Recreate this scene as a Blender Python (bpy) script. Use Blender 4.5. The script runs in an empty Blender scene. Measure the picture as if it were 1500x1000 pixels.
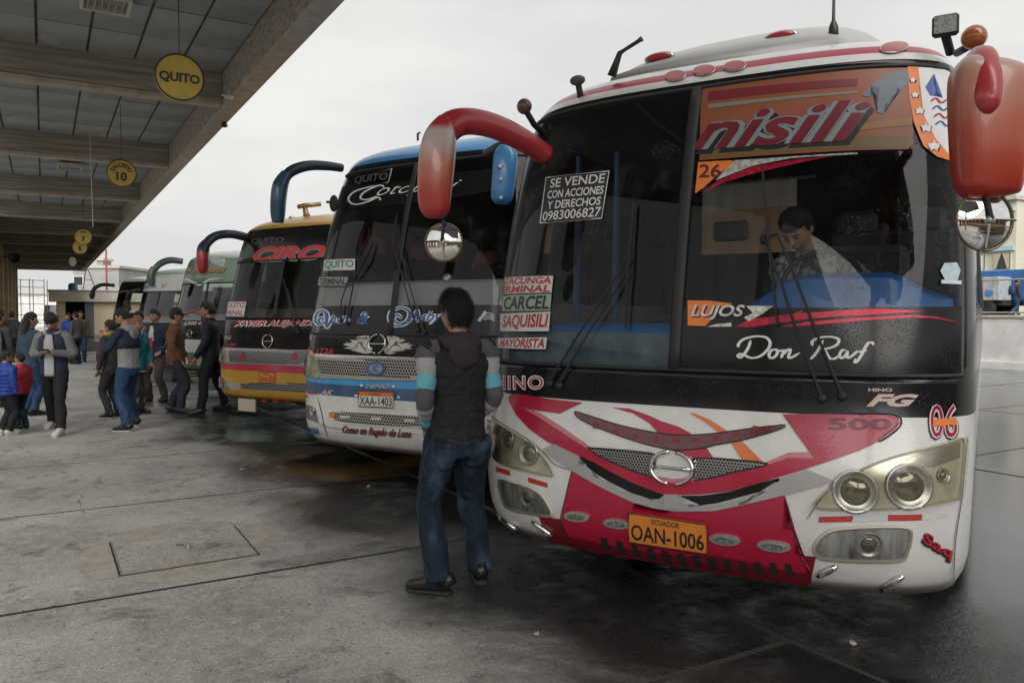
import bpy, bmesh, math, random
from mathutils import Vector, Matrix, noise
random.seed(7)
scene = bpy.context.scene
COL = scene.collection
PI = math.pi

# ------------------------------------------------------------------ camera
HEAD, PITCH, CAMH, FPX = math.radians(30.7), math.radians(1.98), 1.55, 1155.0
cam_d = bpy.data.cameras.new('camera'); cam = bpy.data.objects.new('camera', cam_d); COL.objects.link(cam)
cam_d.sensor_width = 36.0; cam_d.lens = 36.0*FPX/1500.0
cam_d.clip_start = 0.05; cam_d.clip_end = 2000
cam.location = (0, 0, CAMH); cam.rotation_euler = (PI/2-PITCH, 0, -HEAD)
scene.camera = cam

# ------------------------------------------------------------------ world, sun, exposure
world = bpy.data.worlds.new('World'); scene.world = world; world.use_nodes = True
wn = world.node_tree; wn.nodes.clear()
def wnode(t, **k):
    n = wn.nodes.new(t)
    for a, b in k.items(): setattr(n, a, b)
    return n
SUN_EL, SUN_AZ = math.radians(40), math.radians(205)      # azimuth clockwise from +Y
sky = wnode('ShaderNodeTexSky', sky_type='NISHITA', sun_disc=False)
sky.sun_elevation = SUN_EL; sky.sun_rotation = SUN_AZ; sky.dust_density = 4.0; sky.air_density = 1.0
hs = wnode('ShaderNodeHueSaturation'); hs.inputs['Saturation'].default_value = 0.12; hs.inputs['Value'].default_value = 0.9
tc = wnode('ShaderNodeTexCoord'); mp = wnode('ShaderNodeMapping'); mp.inputs['Scale'].default_value = (1, 1, 3.2)
nz = wnode('ShaderNodeTexNoise'); nz.inputs['Scale'].default_value = 2.2; nz.inputs['Detail'].default_value = 6; nz.inputs['Roughness'].default_value = .5
rp = wnode('ShaderNodeValToRGB')
rp.color_ramp.elements[0].position = .40; rp.color_ramp.elements[0].color = (5.5, 5.5, 5.5, 1)
rp.color_ramp.elements[1].position = .60; rp.color_ramp.elements[1].color = (6.5, 6.5, 6.35, 1)
mx = wnode('ShaderNodeMixRGB'); mx.inputs[0].default_value = 0.9
bg = wnode('ShaderNodeBackground'); bg.inputs['Strength'].default_value = 0.0475
wo = wnode('ShaderNodeOutputWorld')
L = wn.links.new
L(tc.outputs['Generated'], mp.inputs['Vector']); L(mp.outputs[0], nz.inputs['Vector']); L(nz.outputs['Fac'], rp.inputs[0])
L(sky.outputs[0], hs.inputs['Color']); L(hs.outputs[0], mx.inputs[1]); L(rp.outputs[0], mx.inputs[2])
L(mx.outputs[0], bg.inputs['Color']); L(bg.outputs[0], wo.inputs['Surface'])
sd = bpy.data.lights.new('sun', 'SUN'); sd.energy = 1.2; sd.angle = math.radians(60); sd.color = (1, .97, .93)
sun = bpy.data.objects.new('sun', sd); COL.objects.link(sun)
sdir = Vector((math.sin(SUN_AZ)*math.cos(SUN_EL), math.cos(SUN_AZ)*math.cos(SUN_EL), math.sin(SUN_EL)))
sun.rotation_euler = sdir.to_track_quat('Z', 'Y').to_euler(); sun.location = (20, -10, 30)
scene.view_settings.view_transform = 'Standard'; scene.view_settings.look = 'None'
scene.view_settings.exposure = 1.56; scene.view_settings.gamma = 1.0
scene.view_settings.use_curve_mapping = False
scene.render.engine = 'CYCLES'
scene.cycles.max_bounces = 8; scene.cycles.transparent_max_bounces = 12

# ------------------------------------------------------------------ picture <-> place
FWD = Vector((math.sin(HEAD), math.cos(HEAD), 0)); RGT = Vector((math.cos(HEAD), -math.sin(HEAD), 0)); UPZ = Vector((0, 0, 1))
CF = FWD*math.cos(PITCH) - UPZ*math.sin(PITCH); CU = UPZ*math.cos(PITCH) + FWD*math.sin(PITCH)
CAM = Vector((0, 0, CAMH))
def ray(px, py): return (CF + RGT*((px-750)/FPX) + CU*((500-py)/FPX))
def ground(px, py, z=0.0):
    d = ray(px, py); return CAM + d*((z-CAMH)/d.z)
def at(px, py, depth):                # point at a depth along the view heading
    d = ray(px, py); return CAM + d*(depth/d.dot(FWD))

# ------------------------------------------------------------------ materials
MATS = {}
def M(name, col, rough=.5, metal=0., var=0., vscale=4., bump=0., bscale=60., coat=0., drops=0., spec=.5, stretch=None, emit=0.):
    if name in MATS: return MATS[name]
    m = bpy.data.materials.new(name); m.use_nodes = True; MATS[name] = m
    nt = m.node_tree; p = nt.nodes['Principled BSDF']; l = nt.links.new
    p.inputs['Base Color'].default_value = (*col, 1); p.inputs['Roughness'].default_value = rough
    p.inputs['Metallic'].default_value = metal; p.inputs['Coat Weight'].default_value = coat; p.inputs['Coat Roughness'].default_value = .08
    p.inputs['Specular IOR Level'].default_value = spec
    if emit: p.inputs['Emission Color'].default_value = (*col, 1); p.inputs['Emission Strength'].default_value = emit
    if var or bump or drops:
        t = nt.nodes.new('ShaderNodeTexCoord'); mpn = nt.nodes.new('ShaderNodeMapping')
        if stretch: mpn.inputs['Scale'].default_value = stretch
        l(t.outputs['Object'], mpn.inputs['Vector'])
    if var:
        n = nt.nodes.new('ShaderNodeTexNoise'); n.inputs['Scale'].default_value = vscale; n.inputs['Detail'].default_value = 8; n.inputs['Roughness'].default_value = .62
        r = nt.nodes.new('ShaderNodeValToRGB'); e = r.color_ramp.elements
        e[0].position = .3; e[1].position = .7
        e[0].color = (*[c*(1-var) for c in col], 1); e[1].color = (*[min(1, c*(1+var*.8)) for c in col], 1)
        l(mpn.outputs[0], n.inputs['Vector']); l(n.outputs['Fac'], r.inputs[0]); l(r.outputs[0], p.inputs['Base Color'])
        mr = nt.nodes.new('ShaderNodeMapRange'); mr.inputs['To Min'].default_value = max(0.02, rough-.12); mr.inputs['To Max'].default_value = min(1, rough+.12)
        l(n.outputs['Fac'], mr.inputs['Value']); l(mr.outputs[0], p.inputs['Roughness'])
    if bump:
        n2 = nt.nodes.new('ShaderNodeTexNoise'); n2.inputs['Scale'].default_value = bscale; n2.inputs['Detail'].default_value = 5
        b = nt.nodes.new('ShaderNodeBump'); b.inputs['Strength'].default_value = bump; b.inputs['Distance'].default_value = .02
        l(mpn.outputs[0], n2.inputs['Vector']); l(n2.outputs['Fac'], b.inputs['Height']); l(b.outputs[0], p.inputs['Normal'])
    if drops:
        drop_bump(nt, mpn.outputs[0], p.inputs['Coat Normal'] if coat else p.inputs['Normal'], drops)
        if coat: l(p.inputs['Coat Normal'].links[0].from_socket, p.inputs['Normal'])
    return m
def drop_bump(nt, vec, sock, strength, scale=125):
    l = nt.links.new
    v = nt.nodes.new('ShaderNodeTexVoronoi'); v.inputs['Scale'].default_value = scale; v.inputs['Randomness'].default_value = 1
    mr = nt.nodes.new('ShaderNodeMapRange'); mr.inputs['From Min'].default_value = .12; mr.inputs['From Max'].default_value = .34
    mr.inputs['To Min'].default_value = 1; mr.inputs['To Max'].default_value = 0; mr.interpolation_type = 'SMOOTHSTEP'
    n = nt.nodes.new('ShaderNodeTexNoise'); n.inputs['Scale'].default_value = 6; n.inputs['Detail'].default_value = 3
    m2 = nt.nodes.new('ShaderNodeMapRange'); m2.inputs['From Min'].default_value = .45; m2.inputs['From Max'].default_value = .6
    mm = nt.nodes.new('ShaderNodeMath'); mm.operation = 'MULTIPLY'
    b = nt.nodes.new('ShaderNodeBump'); b.inputs['Strength'].default_value = strength; b.inputs['Distance'].default_value = .005
    l(vec, v.inputs['Vector']); l(vec, n.inputs['Vector']); l(v.outputs['Distance'], mr.inputs['Value']); l(n.outputs['Fac'], m2.inputs['Value'])
    l(mr.outputs[0], mm.inputs[0]); l(m2.outputs[0], mm.inputs[1]); l(mm.outputs[0], b.inputs['Height']); l(b.outputs[0], sock)
def glass(name, tint=(.75, .78, .78), refl=1.0, drops=.0, rough=.02, ior=1.5):
    if name in MATS: return MATS[name]
    m = bpy.data.materials.new(name); m.use_nodes = True; MATS[name] = m
    nt = m.node_tree; nt.nodes.clear(); l = nt.links.new
    o = nt.nodes.new('ShaderNodeOutputMaterial'); mixn = nt.nodes.new('ShaderNodeMixShader')
    tr = nt.nodes.new('ShaderNodeBsdfTransparent'); tr.inputs[0].default_value = (*tint, 1)
    gl = nt.nodes.new('ShaderNodeBsdfGlossy'); gl.inputs['Roughness'].default_value = rough
    fr = nt.nodes.new('ShaderNodeFresnel'); fr.inputs['IOR'].default_value = ior
    ml = nt.nodes.new('ShaderNodeMath'); ml.operation = 'MULTIPLY'; ml.inputs[1].default_value = refl; ml.use_clamp = True
    l(fr.outputs[0], ml.inputs[0]); l(ml.outputs[0], mixn.inputs[0]); l(tr.outputs[0], mixn.inputs[1]); l(gl.outputs[0], mixn.inputs[2]); l(mixn.outputs[0], o.inputs[0])
    if drops:
        t = nt.nodes.new('ShaderNodeTexCoord'); drop_bump(nt, t.outputs['Object'], gl.inputs['Normal'], drops, 105)
        l(gl.inputs['Normal'].links[0].from_socket, fr.inputs['Normal'])
    return m

# ------------------------------------------------------------------ object helpers
def tag(o, label=None, cat=None, group=None, kind=None):
    if label: o['label'] = label
    if cat: o['category'] = cat
    if group: o['group'] = group
    if kind: o['kind'] = kind
    return o
def empty(name, loc=(0, 0, 0), rz=0.):
    o = bpy.data.objects.new(name, None); COL.objects.link(o); o.location = loc; o.rotation_euler = (0, 0, rz); o.empty_display_size = .1
    return o
def link(name, me, mats, parent=None, smooth=False):
    o = bpy.data.objects.new(name, me); COL.objects.link(o)
    if not isinstance(mats, (list, tuple)): mats = [mats]
    if len(me.materials) == 0:
        for m in mats: me.materials.append(m)
    if smooth:
        me.polygons.foreach_set('use_smooth', [True]*len(me.polygons))
    if parent: o.parent = parent
    return o
class MB:
    """collects shapes of one piece"""
    def __init__(s): s.v = []; s.f = []; s.mi = []; s.cur = 0
    def add(s, vs, fs):
        b = len(s.v); s.v += [tuple(v) for v in vs]
        for f in fs: s.f.append([b+i for i in f]); s.mi.append(s.cur)
        return s
    def box(s, c, d, rz=0., M4=None, bev=0.):
        x, y, z = d[0]/2, d[1]/2, d[2]/2
        if bev:
            e = bev; vs = []
            for sx in (-1, 1):
                for sy in (-1, 1):
                    for sz in (-1, 1):
                        vs += [(sx*(x-e), sy*(y-e), sz*z), (sx*(x-e), sy*y, sz*(z-e)), (sx*x, sy*(y-e), sz*(z-e))]
            bm = bmesh.new(); [bm.verts.new(v) for v in vs]; r = bmesh.ops.convex_hull(bm, input=bm.verts[:])
            bm.verts.ensure_lookup_table(); bm.verts.index_update()
            vs = [v.co.copy() for v in bm.verts]; fs = [[v.index for v in f.verts] for f in bm.faces]; bm.free()
        else:
            vs = [(i*x, j*y, k*z) for i in (-1, 1) for j in (-1, 1) for k in (-1, 1)]
            fs = [(0, 1, 3, 2), (4, 6, 7, 5), (0, 4, 5, 1), (2, 3, 7, 6), (0, 2, 6, 4), (1, 5, 7, 3)]
        R = M4 if M4 is not None else Matrix.Translation(Vector(c)) @ Matrix.Rotation(rz, 4, 'Z')
        return s.add([R @ Vector(v) for v in vs], fs)
    def sweep(s, path, rad, side=(1, 0, 0), seg=12, cap=True, power=2.0, mats=None):
        path = [Vector(p) for p in path]; n = len(path)
        if not isinstance(rad, (list, tuple)): rad = [rad]*n
        vs = []; side = Vector(side)
        for i, p in enumerate(path):
            t = (path[min(i+1, n-1)] - path[max(i-1, 0)])
            t = t.normalized() if t.length > 1e-9 else Vector((0, 0, 1))
            sd_ = side - t*side.dot(t)
            if sd_.length < 1e-4: sd_ = t.orthogonal()
            sd_.normalize(); nn = t.cross(sd_); side = sd_
            r = rad[i]; ra, rb = (r if isinstance(r, (tuple, list)) else (r, r))
            for k in range(seg):
                a = 2*PI*k/seg; c, q = math.cos(a), math.sin(a)
                if power != 2.0:
                    c = math.copysign(abs(c)**(2/power), c); q = math.copysign(abs(q)**(2/power), q)
                vs.append(p + sd_*(ra*c) + nn*(rb*q))
        fs = []
        b0 = len(s.v)
        base = len(s.v); s.v += [tuple(v) for v in vs]
        for i in range(n-1):
            for k in range(seg):
                k2 = (k+1) % seg
                s.f.append([base+i*seg+k, base+i*seg+k2, base+(i+1)*seg+k2, base+(i+1)*seg+k]); s.mi.append(mats[i] if mats else s.cur)
        if cap:
            s.f.append([base+k for k in reversed(range(seg))]); s.mi.append(mats[0] if mats else s.cur)
            s.f.append([base+(n-1)*seg+k for k in range(seg)]); s.mi.append(mats[-1] if mats else s.cur)
        return s
    def tube(s, a, b, r, r2=None, seg=8): return s.sweep([a, b], [r, r if r2 is None else r2], seg=seg, side=(0.31, .9, .2))
    def ell(s, c, r, seg=14, rings=9, M4=None, f=None):
        vs = []; fs = []; c = Vector(c)
        for i in range(rings+1):
            th = PI*i/rings
            for k in range(seg):
                ph = 2*PI*k/seg
                d = Vector((math.sin(th)*math.cos(ph), math.sin(th)*math.sin(ph), math.cos(th)))
                p = Vector((d.x*r[0], d.y*r[1], d.z*r[2]))
                if f: p = f(p, d)
                if M4 is not None: p = M4 @ p
                vs.append(c+p)
        for i in range(rings):
            for k in range(seg):
                k2 = (k+1) % seg
                fs.append((i*seg+k, (i+1)*seg+k, (i+1)*seg+k2, i*seg+k2))
        return s.add(vs, fs)
    def disc_ring(s, c, axis, r0, r1, th, seg=32):      # flat ring with thickness
        c = Vector(c); ax = Vector(axis).normalized(); u = ax.orthogonal().normalized(); w = ax.cross(u); vs = []; fs = []
        for k in range(seg):
            a = 2*PI*k/seg; d = u*math.cos(a)+w*math.sin(a)
            vs += [c+d*r0, c+d*r1, c+d*r1+ax*th, c+d*r0+ax*th]
        for k in range(seg):
            a, b = 4*k, 4*((k+1) % seg)
            for j in range(4): fs.append((a+j, b+j, b+(j+1) % 4, a+(j+1) % 4))
        return s.add(vs, fs)
    def lathe(s, c, axis, prof, seg=24):      # prof: (radius, along)
        c = Vector(c); ax = Vector(axis).normalized(); u = ax.orthogonal().normalized(); w = ax.cross(u); vs = []; fs = []
        for r, h in prof:
            for k in range(seg):
                a = 2*PI*k/seg; vs.append(c+ax*h+(u*math.cos(a)+w*math.sin(a))*r)
        for i in range(len(prof)-1):
            for k in range(seg):
                k2 = (k+1) % seg; fs.append((i*seg+k, i*seg+k2, (i+1)*seg+k2, (i+1)*seg+k))
        return s.add(vs, fs)
    def mesh(s, name, fixn=True):
        me = bpy.data.meshes.new(name); me.from_pydata(s.v, [], s.f)
        if any(s.mi): me.polygons.foreach_set('material_index', s.mi)
        if fixn:
            bm = bmesh.new(); bm.from_mesh(me); bmesh.ops.remove_doubles(bm, verts=bm.verts[:], dist=1e-6)
            bmesh.ops.recalc_face_normals(bm, faces=bm.faces[:]); bm.to_mesh(me); bm.free()
        me.update(); return me
    def build(s, name, mats, parent=None, smooth=False, fixn=True):
        me = s.mesh(name, fixn)
        o = bpy.data.objects.new(name, me); COL.objects.link(o)
        for m in (mats if isinstance(mats, (list, tuple)) else [mats]): me.materials.append(m)
        if smooth: me.polygons.foreach_set('use_smooth', [True]*len(me.polygons))
        if parent: o.parent = parent
        return o
def autosmooth(o, ang=40):
    me = o.data; me.polygons.foreach_set('use_smooth', [True]*len(me.polygons))
    try: me.set_sharp_from_angle(angle=math.radians(ang))
    except Exception: pass
    return o
def bevel(o, w=.01, seg=2):
    b = o.modifiers.new('bevel', 'BEVEL'); b.width = w; b.segments = seg; b.limit_method = 'ANGLE'; return o
def copy_tree(o, parent=None):
    c = o.copy(); COL.objects.link(c); c.parent = parent
    for ch in list(o.children): copy_tree(ch, c)
    return c
def crom(pts, sub=6, closed=False):
    """Catmull-Rom through points of any dimension"""
    n = len(pts); out = []
    rng = range(n) if closed else range(n-1)
    g = (lambda i: pts[i % n]) if closed else (lambda i: pts[max(0, min(n-1, i))])
    for i in rng:
        p0, p1, p2, p3 = g(i-1), g(i), g(i+1), g(i+2)
        for k in range(sub):
            t = k/sub
            out.append(tuple(.5*((2*b)+(-a+c)*t+(2*a-5*b+4*c-d)*t*t+(-a+3*b-3*c+d)*t**3) for a, b, c, d in zip(p0, p1, p2, p3)))
    if not closed: out.append(tuple(pts[-1]))
    return out
def tab(table):
    """smooth interpolation of a (z, value) table"""
    zs = [a for a, b in table]; vs = [b for a, b in table]; n = len(zs)
    m = []
    for i in range(n):
        if i == 0: m.append((vs[1]-vs[0])/(zs[1]-zs[0]))
        elif i == n-1: m.append((vs[-1]-vs[-2])/(zs[-1]-zs[-2]))
        else:
            a = (vs[i]-vs[i-1])/(zs[i]-zs[i-1]); b = (vs[i+1]-vs[i])/(zs[i+1]-zs[i])
            m.append(0 if a*b <= 0 else 2*a*b/(a+b))
    def f(z):
        if z <= zs[0]: return vs[0]
        if z >= zs[-1]: return vs[-1]
        i = 0
        while zs[i+1] < z: i += 1
        h = zs[i+1]-zs[i]; t = (z-zs[i])/h
        return (2*t**3-3*t*t+1)*vs[i]+(t**3-2*t*t+t)*h*m[i]+(-2*t**3+3*t*t)*vs[i+1]+(t**3-t*t)*h*m[i+1]
    return f
_tx = {}
def glyphs(s, bold=0., shear=0., spacing=1.):
    """letters of the built-in font as flat mesh, in a unit box"""
    key = (s, bold, shear, spacing)
    if key in _tx: return _tx[key]
    cu = bpy.data.curves.new('letters', 'FONT'); cu.body = s; cu.offset = bold; cu.shear = shear; cu.resolution_u = 3; cu.space_character = spacing
    ob = bpy.data.objects.new('letters', cu)
    me = bpy.data.meshes.new_from_object(ob)
    vs = [v.co.copy() for v in me.vertices]; fs = [tuple(p.vertices) for p in me.polygons]
    x0 = min(v.x for v in vs); x1 = max(v.x for v in vs); y0 = min(v.y for v in vs); y1 = max(v.y for v in vs)
    vs = [((v.x-x0)/(x1-x0), (v.y-y0)/(y1-y0)) for v in vs]
    bpy.data.meshes.remove(me); bpy.data.objects.remove(ob); bpy.data.curves.remove(cu)
    _tx[key] = (vs, fs, (x1-x0)/(y1-y0)); return _tx[key]
def bil(q, s, t):      # q: bottom-left, bottom-right, top-right, top-left
    return tuple((a*(1-s)+b*s)*(1-t)+(d*(1-s)+c*s)*t for a, b, c, d in zip(*q))
# ================================================================== the setting
def ground_mat():
    m = bpy.data.materials.new('wet_concrete'); m.use_nodes = True; nt = m.node_tree; p = nt.nodes['Principled BSDF']; l = nt.links.new
    N = nt.nodes.new
    g = N('ShaderNodeNewGeometry'); sep = N('ShaderNodeSeparateXYZ'); l(g.outputs['Position'], sep.inputs[0])
    def ns(scale, det=8, rough=.6, dist=0., vec=None):
        n = N('ShaderNodeTexNoise'); n.inputs['Scale'].default_value = scale; n.inputs['Detail'].default_value = det
        n.inputs['Roughness'].default_value = rough; n.inputs['Distortion'].default_value = dist
        l(vec or g.outputs['Position'], n.inputs['Vector']); return n.outputs['Fac']
    def mr(v, a, b, c=0., d=1., sm=True):
        n = N('ShaderNodeMapRange'); n.inputs['From Min'].default_value = a; n.inputs['From Max'].default_value = b
        n.inputs['To Min'].default_value = c; n.inputs['To Max'].default_value = d
        if sm: n.interpolation_type = 'SMOOTHSTEP'
        l(v, n.inputs['Value']); return n.outputs[0]
    def mth(op, a, b):
        n = N('ShaderNodeMath'); n.operation = op; n.use_clamp = False
        for i, q in enumerate((a, b)):
            if isinstance(q, (int, float)): n.inputs[i].default_value = q
            else: l(q, n.inputs[i])
        return n.outputs[0]
    def mixc(f, a, b):
        n = N('ShaderNodeMixRGB')
        l(f, n.inputs[0])
        for i, q in ((1, a), (2, b)):
            if isinstance(q, tuple): n.inputs[i].default_value = (*q, 1)
            else: l(q, n.inputs[i])
        return n.outputs[0]
    # dry concrete
    col = mixc(mr(ns(.9, 10, .65), .3, .72), (.27, .265, .25), (.52, .51, .48))
    col = mixc(mr(ns(13, 6, .7), .42, .75), col, (.50, .485, .445))
    col = mixc(mr(ns(2.6, 10, .72, .6), .53, .66, 0, .75), col, (.12, .112, .098))          # grime
    sp = N('ShaderNodeMapping'); sp.inputs['Scale'].default_value = (.6, 2.4, 1); l(g.outputs['Position'], sp.inputs[0])
    col = mixc(mr(ns(5.5, 9, .7, .5, sp.outputs[0]), .63, .72, 0, .55), col, (.085, .082, .07))  # scuffs
    col = mixc(mr(ns(3.1, 11, .78, .2), .605, .645, 0, .85), col, (.62, .62, .60))           # lime spots
    col = mixc(mr(ns(38, 2, .5), .66, .70, 0, .8), col, (.045, .043, .04))                 # grit
    col = mixc(mr(ns(22, 3, .5), .69, .72, 0, .8), col, (.40, .36, .29))                  # litter crumbs
    col = mixc(mr(ns(70, 3, .6), .38, .62, 0, .35), col, (.12, .115, .10))                    # grain
    col = mixc(mr(ns(140, 2, .5), .62, .72, 0, .6), col, (.07, .068, .06))
    # rain reaches in from the open yard
    edge = mth('ADD', sep.outputs['X'], mth('MULTIPLY', mth('SUBTRACT', ns(.55, 6, .6, .8), .5), 2.6))
    wet = mr(edge, 1.15, 2.15)
    pud = mth('MULTIPLY', wet, mth('MAXIMUM', mr(ns(.42, 5, .55, .6), .40, .56), mr(mth('ADD', sep.outputs['X'], mth('MULTIPLY', ns(.8, 5), 1.5)), 3.9, 5.6, 0, .9)))
    deep = mth('MULTIPLY', mr(edge, 2.6, 4.0), pud)
    wet_shade = N('ShaderNodeMixRGB'); wet_shade.blend_type = 'MULTIPLY'; l(wet, wet_shade.inputs[0]); l(col, wet_shade.inputs[1]); wet_shade.inputs[2].default_value = (.055, .055, .058, 1)  # wet darkening, deepened to hold the shade in front of the coaches
    l(wet_shade.outputs[0], p.inputs['Base Color'])
    rdry = mr(ns(7, 6, .6), .3, .7, .62, .85)
    rwet = mr(ns(5, 6, .65), .3, .7, .08, .34)
    r1 = N('ShaderNodeMix'); l(wet, r1.inputs[0]); l(rdry, r1.inputs[2]); l(rwet, r1.inputs[3])
    r2 = N('ShaderNodeMix'); l(pud, r2.inputs[0]); l(r1.outputs[0], r2.inputs[2]); r2.inputs[3].default_value = .05
    l(r2.outputs[0], p.inputs['Roughness']); l(mr(wet, 0, 1, .35, .5), p.inputs['Specular IOR Level'])
    b = N('ShaderNodeBump'); b.inputs['Distance'].default_value = .012
    l(mr(pud, 0, 1, .6, .05), b.inputs['Strength'])
    l(mth('ADD', ns(55, 6, .7), mth('MULTIPLY', ns(9, 6, .65), 1.2)), b.inputs['Height']); l(b.outputs[0], p.inputs['Normal'])
    return m
GM = ground_mat()
gb = MB(); gb.add([(-300, -300, -.03), (400, -300, -.03), (400, 400, -.03), (-300, 400, -.03)], [(0, 1, 2, 3)])
tag(gb.build('ground', GM), kind='structure')
gnd = bpy.data.objects['ground']
ys = [4.80+2.29*k for k in range(-6, 15)]
for i in range(len(ys)-1):
    xs = [-1.7, 3.03, 8.0, 13.0, 18.0, 23.2]
    if i == 6: xs = [-1.7, 3.03, 8.0, 13., 18., 23.2]
    if i == 8: xs = [-1.7, 3.03, 8.0, 13., 18., 23.2]
    for j in range(len(xs)-1):
        if i == 5 and j >= 1: continue
        y1_ = ys[i+2] if (i == 4 and j >= 1) else ys[i+1]
        b = MB(); dz = random.uniform(-.002, .002); g_ = .019
        cx, cy = (xs[j]+xs[j+1])/2, (ys[i]+y1_)/2
        b.box((0, 0, 0), (xs[j+1]-xs[j]-g_*2, y1_-ys[i]-g_*2, .05), bev=.003)
        o = b.build('slab', GM, gnd); o.location = (cx, cy, -.0255+dz)
b = MB(); b.box((10.7, 76, -.027), (25, 51, .05)); b.build('slab_field', GM, gnd)
b = MB(); b.add([(-1.8, -9, -.0036), (23.25, -9, -.0036), (23.25, 50.4, -.0036), (-1.8, 50.4, -.0036)], [(0, 1, 2, 3)]); b.build('joint_filler', M('dirty_joint', (.022, .021, .019), .9), gnd)
# inspection cover set in old mortar
hc = [ground(*p) for p in ((165, 795), (340, 771), (375, 812), (180, 842))]; cen = sum(hc, Vector())/4
cov = tag(empty('inspection_cover', (cen.x, cen.y, 0)), 'square concrete inspection cover with steel edge and lifting loop in the pavement', 'cover')
def prism(pts, z0, z1): n = len(pts); return MB().add([(x, y, z0) for x, y in pts]+[(x, y, z1) for x, y in pts], [tuple(range(n))[::-1], tuple(range(n, 2*n))]+[(i, (i+1) % n, n+(i+1) % n, n+i) for i in range(n)])
lc = [(p.x-cen.x, p.y-cen.y) for p in hc]
prism([(x*1.06, y*1.06) for x, y in lc], -.01, .0035).build('dark_gap', M('dirty_joint', (.02, .02, .02)), cov)
prism([(x*1.03, y*1.03) for x, y in lc], -.01, .0075).build('steel_edge', M('worn_steel_edge', (.30, .29, .27), .55, metal=.4, var=.4, vscale=30), cov)
prism([(x*1.0, y*1.0) for x, y in lc], -.01, .0105).build('cover_slab', GM, cov)
MB().sweep([(-.03, .06, .011), (-.028, .05, .03), (0, 0, .036), (.028, -.05, .03), (.03, -.06, .011)], .010, seg=8).build('lifting_loop', M('rusty_bright_steel', (.38, .33, .27), .5, metal=.6, var=.4, vscale=40), cov)
mort = M('pale_mortar', (.34, .315, .27), .9, var=.25, vscale=9, bump=.3, bscale=40)
random.seed(11)
def mpatch(pts, z):
    g3 = crom([tuple(ground(*p))[:2] for p in pts], 6, True); g3 = [(x+random.uniform(-.02, .02), y+random.uniform(-.02, .02)) for x, y in g3]
    o = prism(g3, -.01, z).build('mortar_patch', mort, gnd)
def crack(pts, w, m):
    g3 = [ground(*p) for p in crom(pts, 5)]; vs = []
    for i, p in enumerate(g3):
        p = p+Vector((random.uniform(-.015, .015), random.uniform(-.015, .015), 0)); k = w*random.uniform(.4, 1.2)*(1 if 0 < i < len(g3)-1 else .2)
        vs += [(p.x-k*.5, p.y-k, .0022), (p.x+k*.5, p.y+k, .0022)]
    MB().add(vs, [(2*i, 2*i+1, 2*i+3, 2*i+2) for i in range(len(g3)-1)]).build('crack', m, gnd, fixn=False)
ckm = M('dark_crack', (.05, .048, .042), .9)
for c_ in ([(122, 722), (118, 735), (124, 752)], [(135, 712), (150, 716), (165, 708), (180, 712)]): crack(c_, .006, ckm)
mpatch([(100, 830), (150, 790), (215, 772), (290, 764), (345, 765), (425, 780), (380, 800), (385, 818), (330, 832), (260, 848), (170, 846)], .0015)

concrete = M('board_marked_concrete', (.34, .315, .27), .85, var=.50, vscale=2.2, bump=.35, bscale=14, stretch=(.35, 3, 9))
concrete_l = M('pale_concrete_edge', (.46, .41, .34), .85, var=.25, vscale=5, bump=.3, bscale=25)  # paler concrete tone, used along the lower beam edges
panel_m = M('grey_blue_ceiling_board', (.30, .335, .355), .85, var=.30, vscale=.9, bump=.15, bscale=18)
def stain(m):       # pale peeled patches on the boards
    nt = m.node_tree; p = nt.nodes['Principled BSDF']; src = p.inputs['Base Color'].links[0].from_socket
    g = nt.nodes.new('ShaderNodeNewGeometry'); n = nt.nodes.new('ShaderNodeTexNoise'); n.inputs['Scale'].default_value = .75; n.inputs['Detail'].default_value = 7; n.inputs['Distortion'].default_value = 1.2
    r = nt.nodes.new('ShaderNodeMapRange'); r.inputs['From Min'].default_value = .60; r.inputs['From Max'].default_value = .66; r.inputs['To Max'].default_value = .6
    x = nt.nodes.new('ShaderNodeMixRGB'); x.inputs[2].default_value = (.45, .45, .43, 1)
    nt.links.new(g.outputs['Position'], n.inputs['Vector']); nt.links.new(n.outputs['Fac'], r.inputs['Value']); nt.links.new(r.outputs[0], x.inputs[0])
    nt.links.new(src, x.inputs[1]); nt.links.new(x.outputs[0], p.inputs['Base Color'])
stain(panel_m)
# ---- platform canopy
CZ, CEIL, XE0, XE1, XW = 4.60, 5.06, 2.30, 2.56, -1.75
canopy = tag(empty('platform_canopy', (XE0, 20, 0)), 'long concrete platform canopy with cross beams and grey ceiling boards over the pavement', 'canopy')
def rel(o, par): o.location = Vector(o.location) - Vector(par.location); o.parent = par; return o
bay0, bay = 12.29, 5.70
for k in range(-3, 10):
    y = bay0+bay*k
    b = MB(); w, hgt = .25, CEIL-CZ+.1
    b.box((0, 0, 0), (XE0-XW-.004, w, hgt-.07)); o = b.build('beam', concrete); bevel(o, .008); o.location = ((XE0+XW)/2, y, CZ+.07+(hgt-.07)/2); rel(o, canopy)
    b = MB(); b.box((0, 0, 0), (XE0-XW-.004, w-.016, .068)); c = b.build('beam_edge', concrete_l); c.location = (0, 0, -hgt/2-.0005); c.parent = o; bevel(c, .012)
    if k < 9:
        b = MB(); b.box((0, 0, 0), (XE1-XE0, bay-.01, .72)); o = b.build('edge_beam', concrete); bevel(o, .012); o.location = ((XE0+XE1)/2, y+bay/2, CZ+.36+.004); rel(o, canopy)
        b = MB(); b.box((0, 0, 0), (XE1-XE0-.02, bay-.02, .03)); c = b.build('drip_edge', concrete_l); c.location = (0, 0, -.376); c.parent = o
    b = MB(); b.box((0, 0, 0), (.35, .4, CZ+.07)); o = b.build('column', M('ochre_column_paint', (.47, .36, .20), .8, var=.25, vscale=3)); bevel(o, .015); o.location = (XW+.10, y, (CZ+.07)/2); rel(o, canopy)
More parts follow.
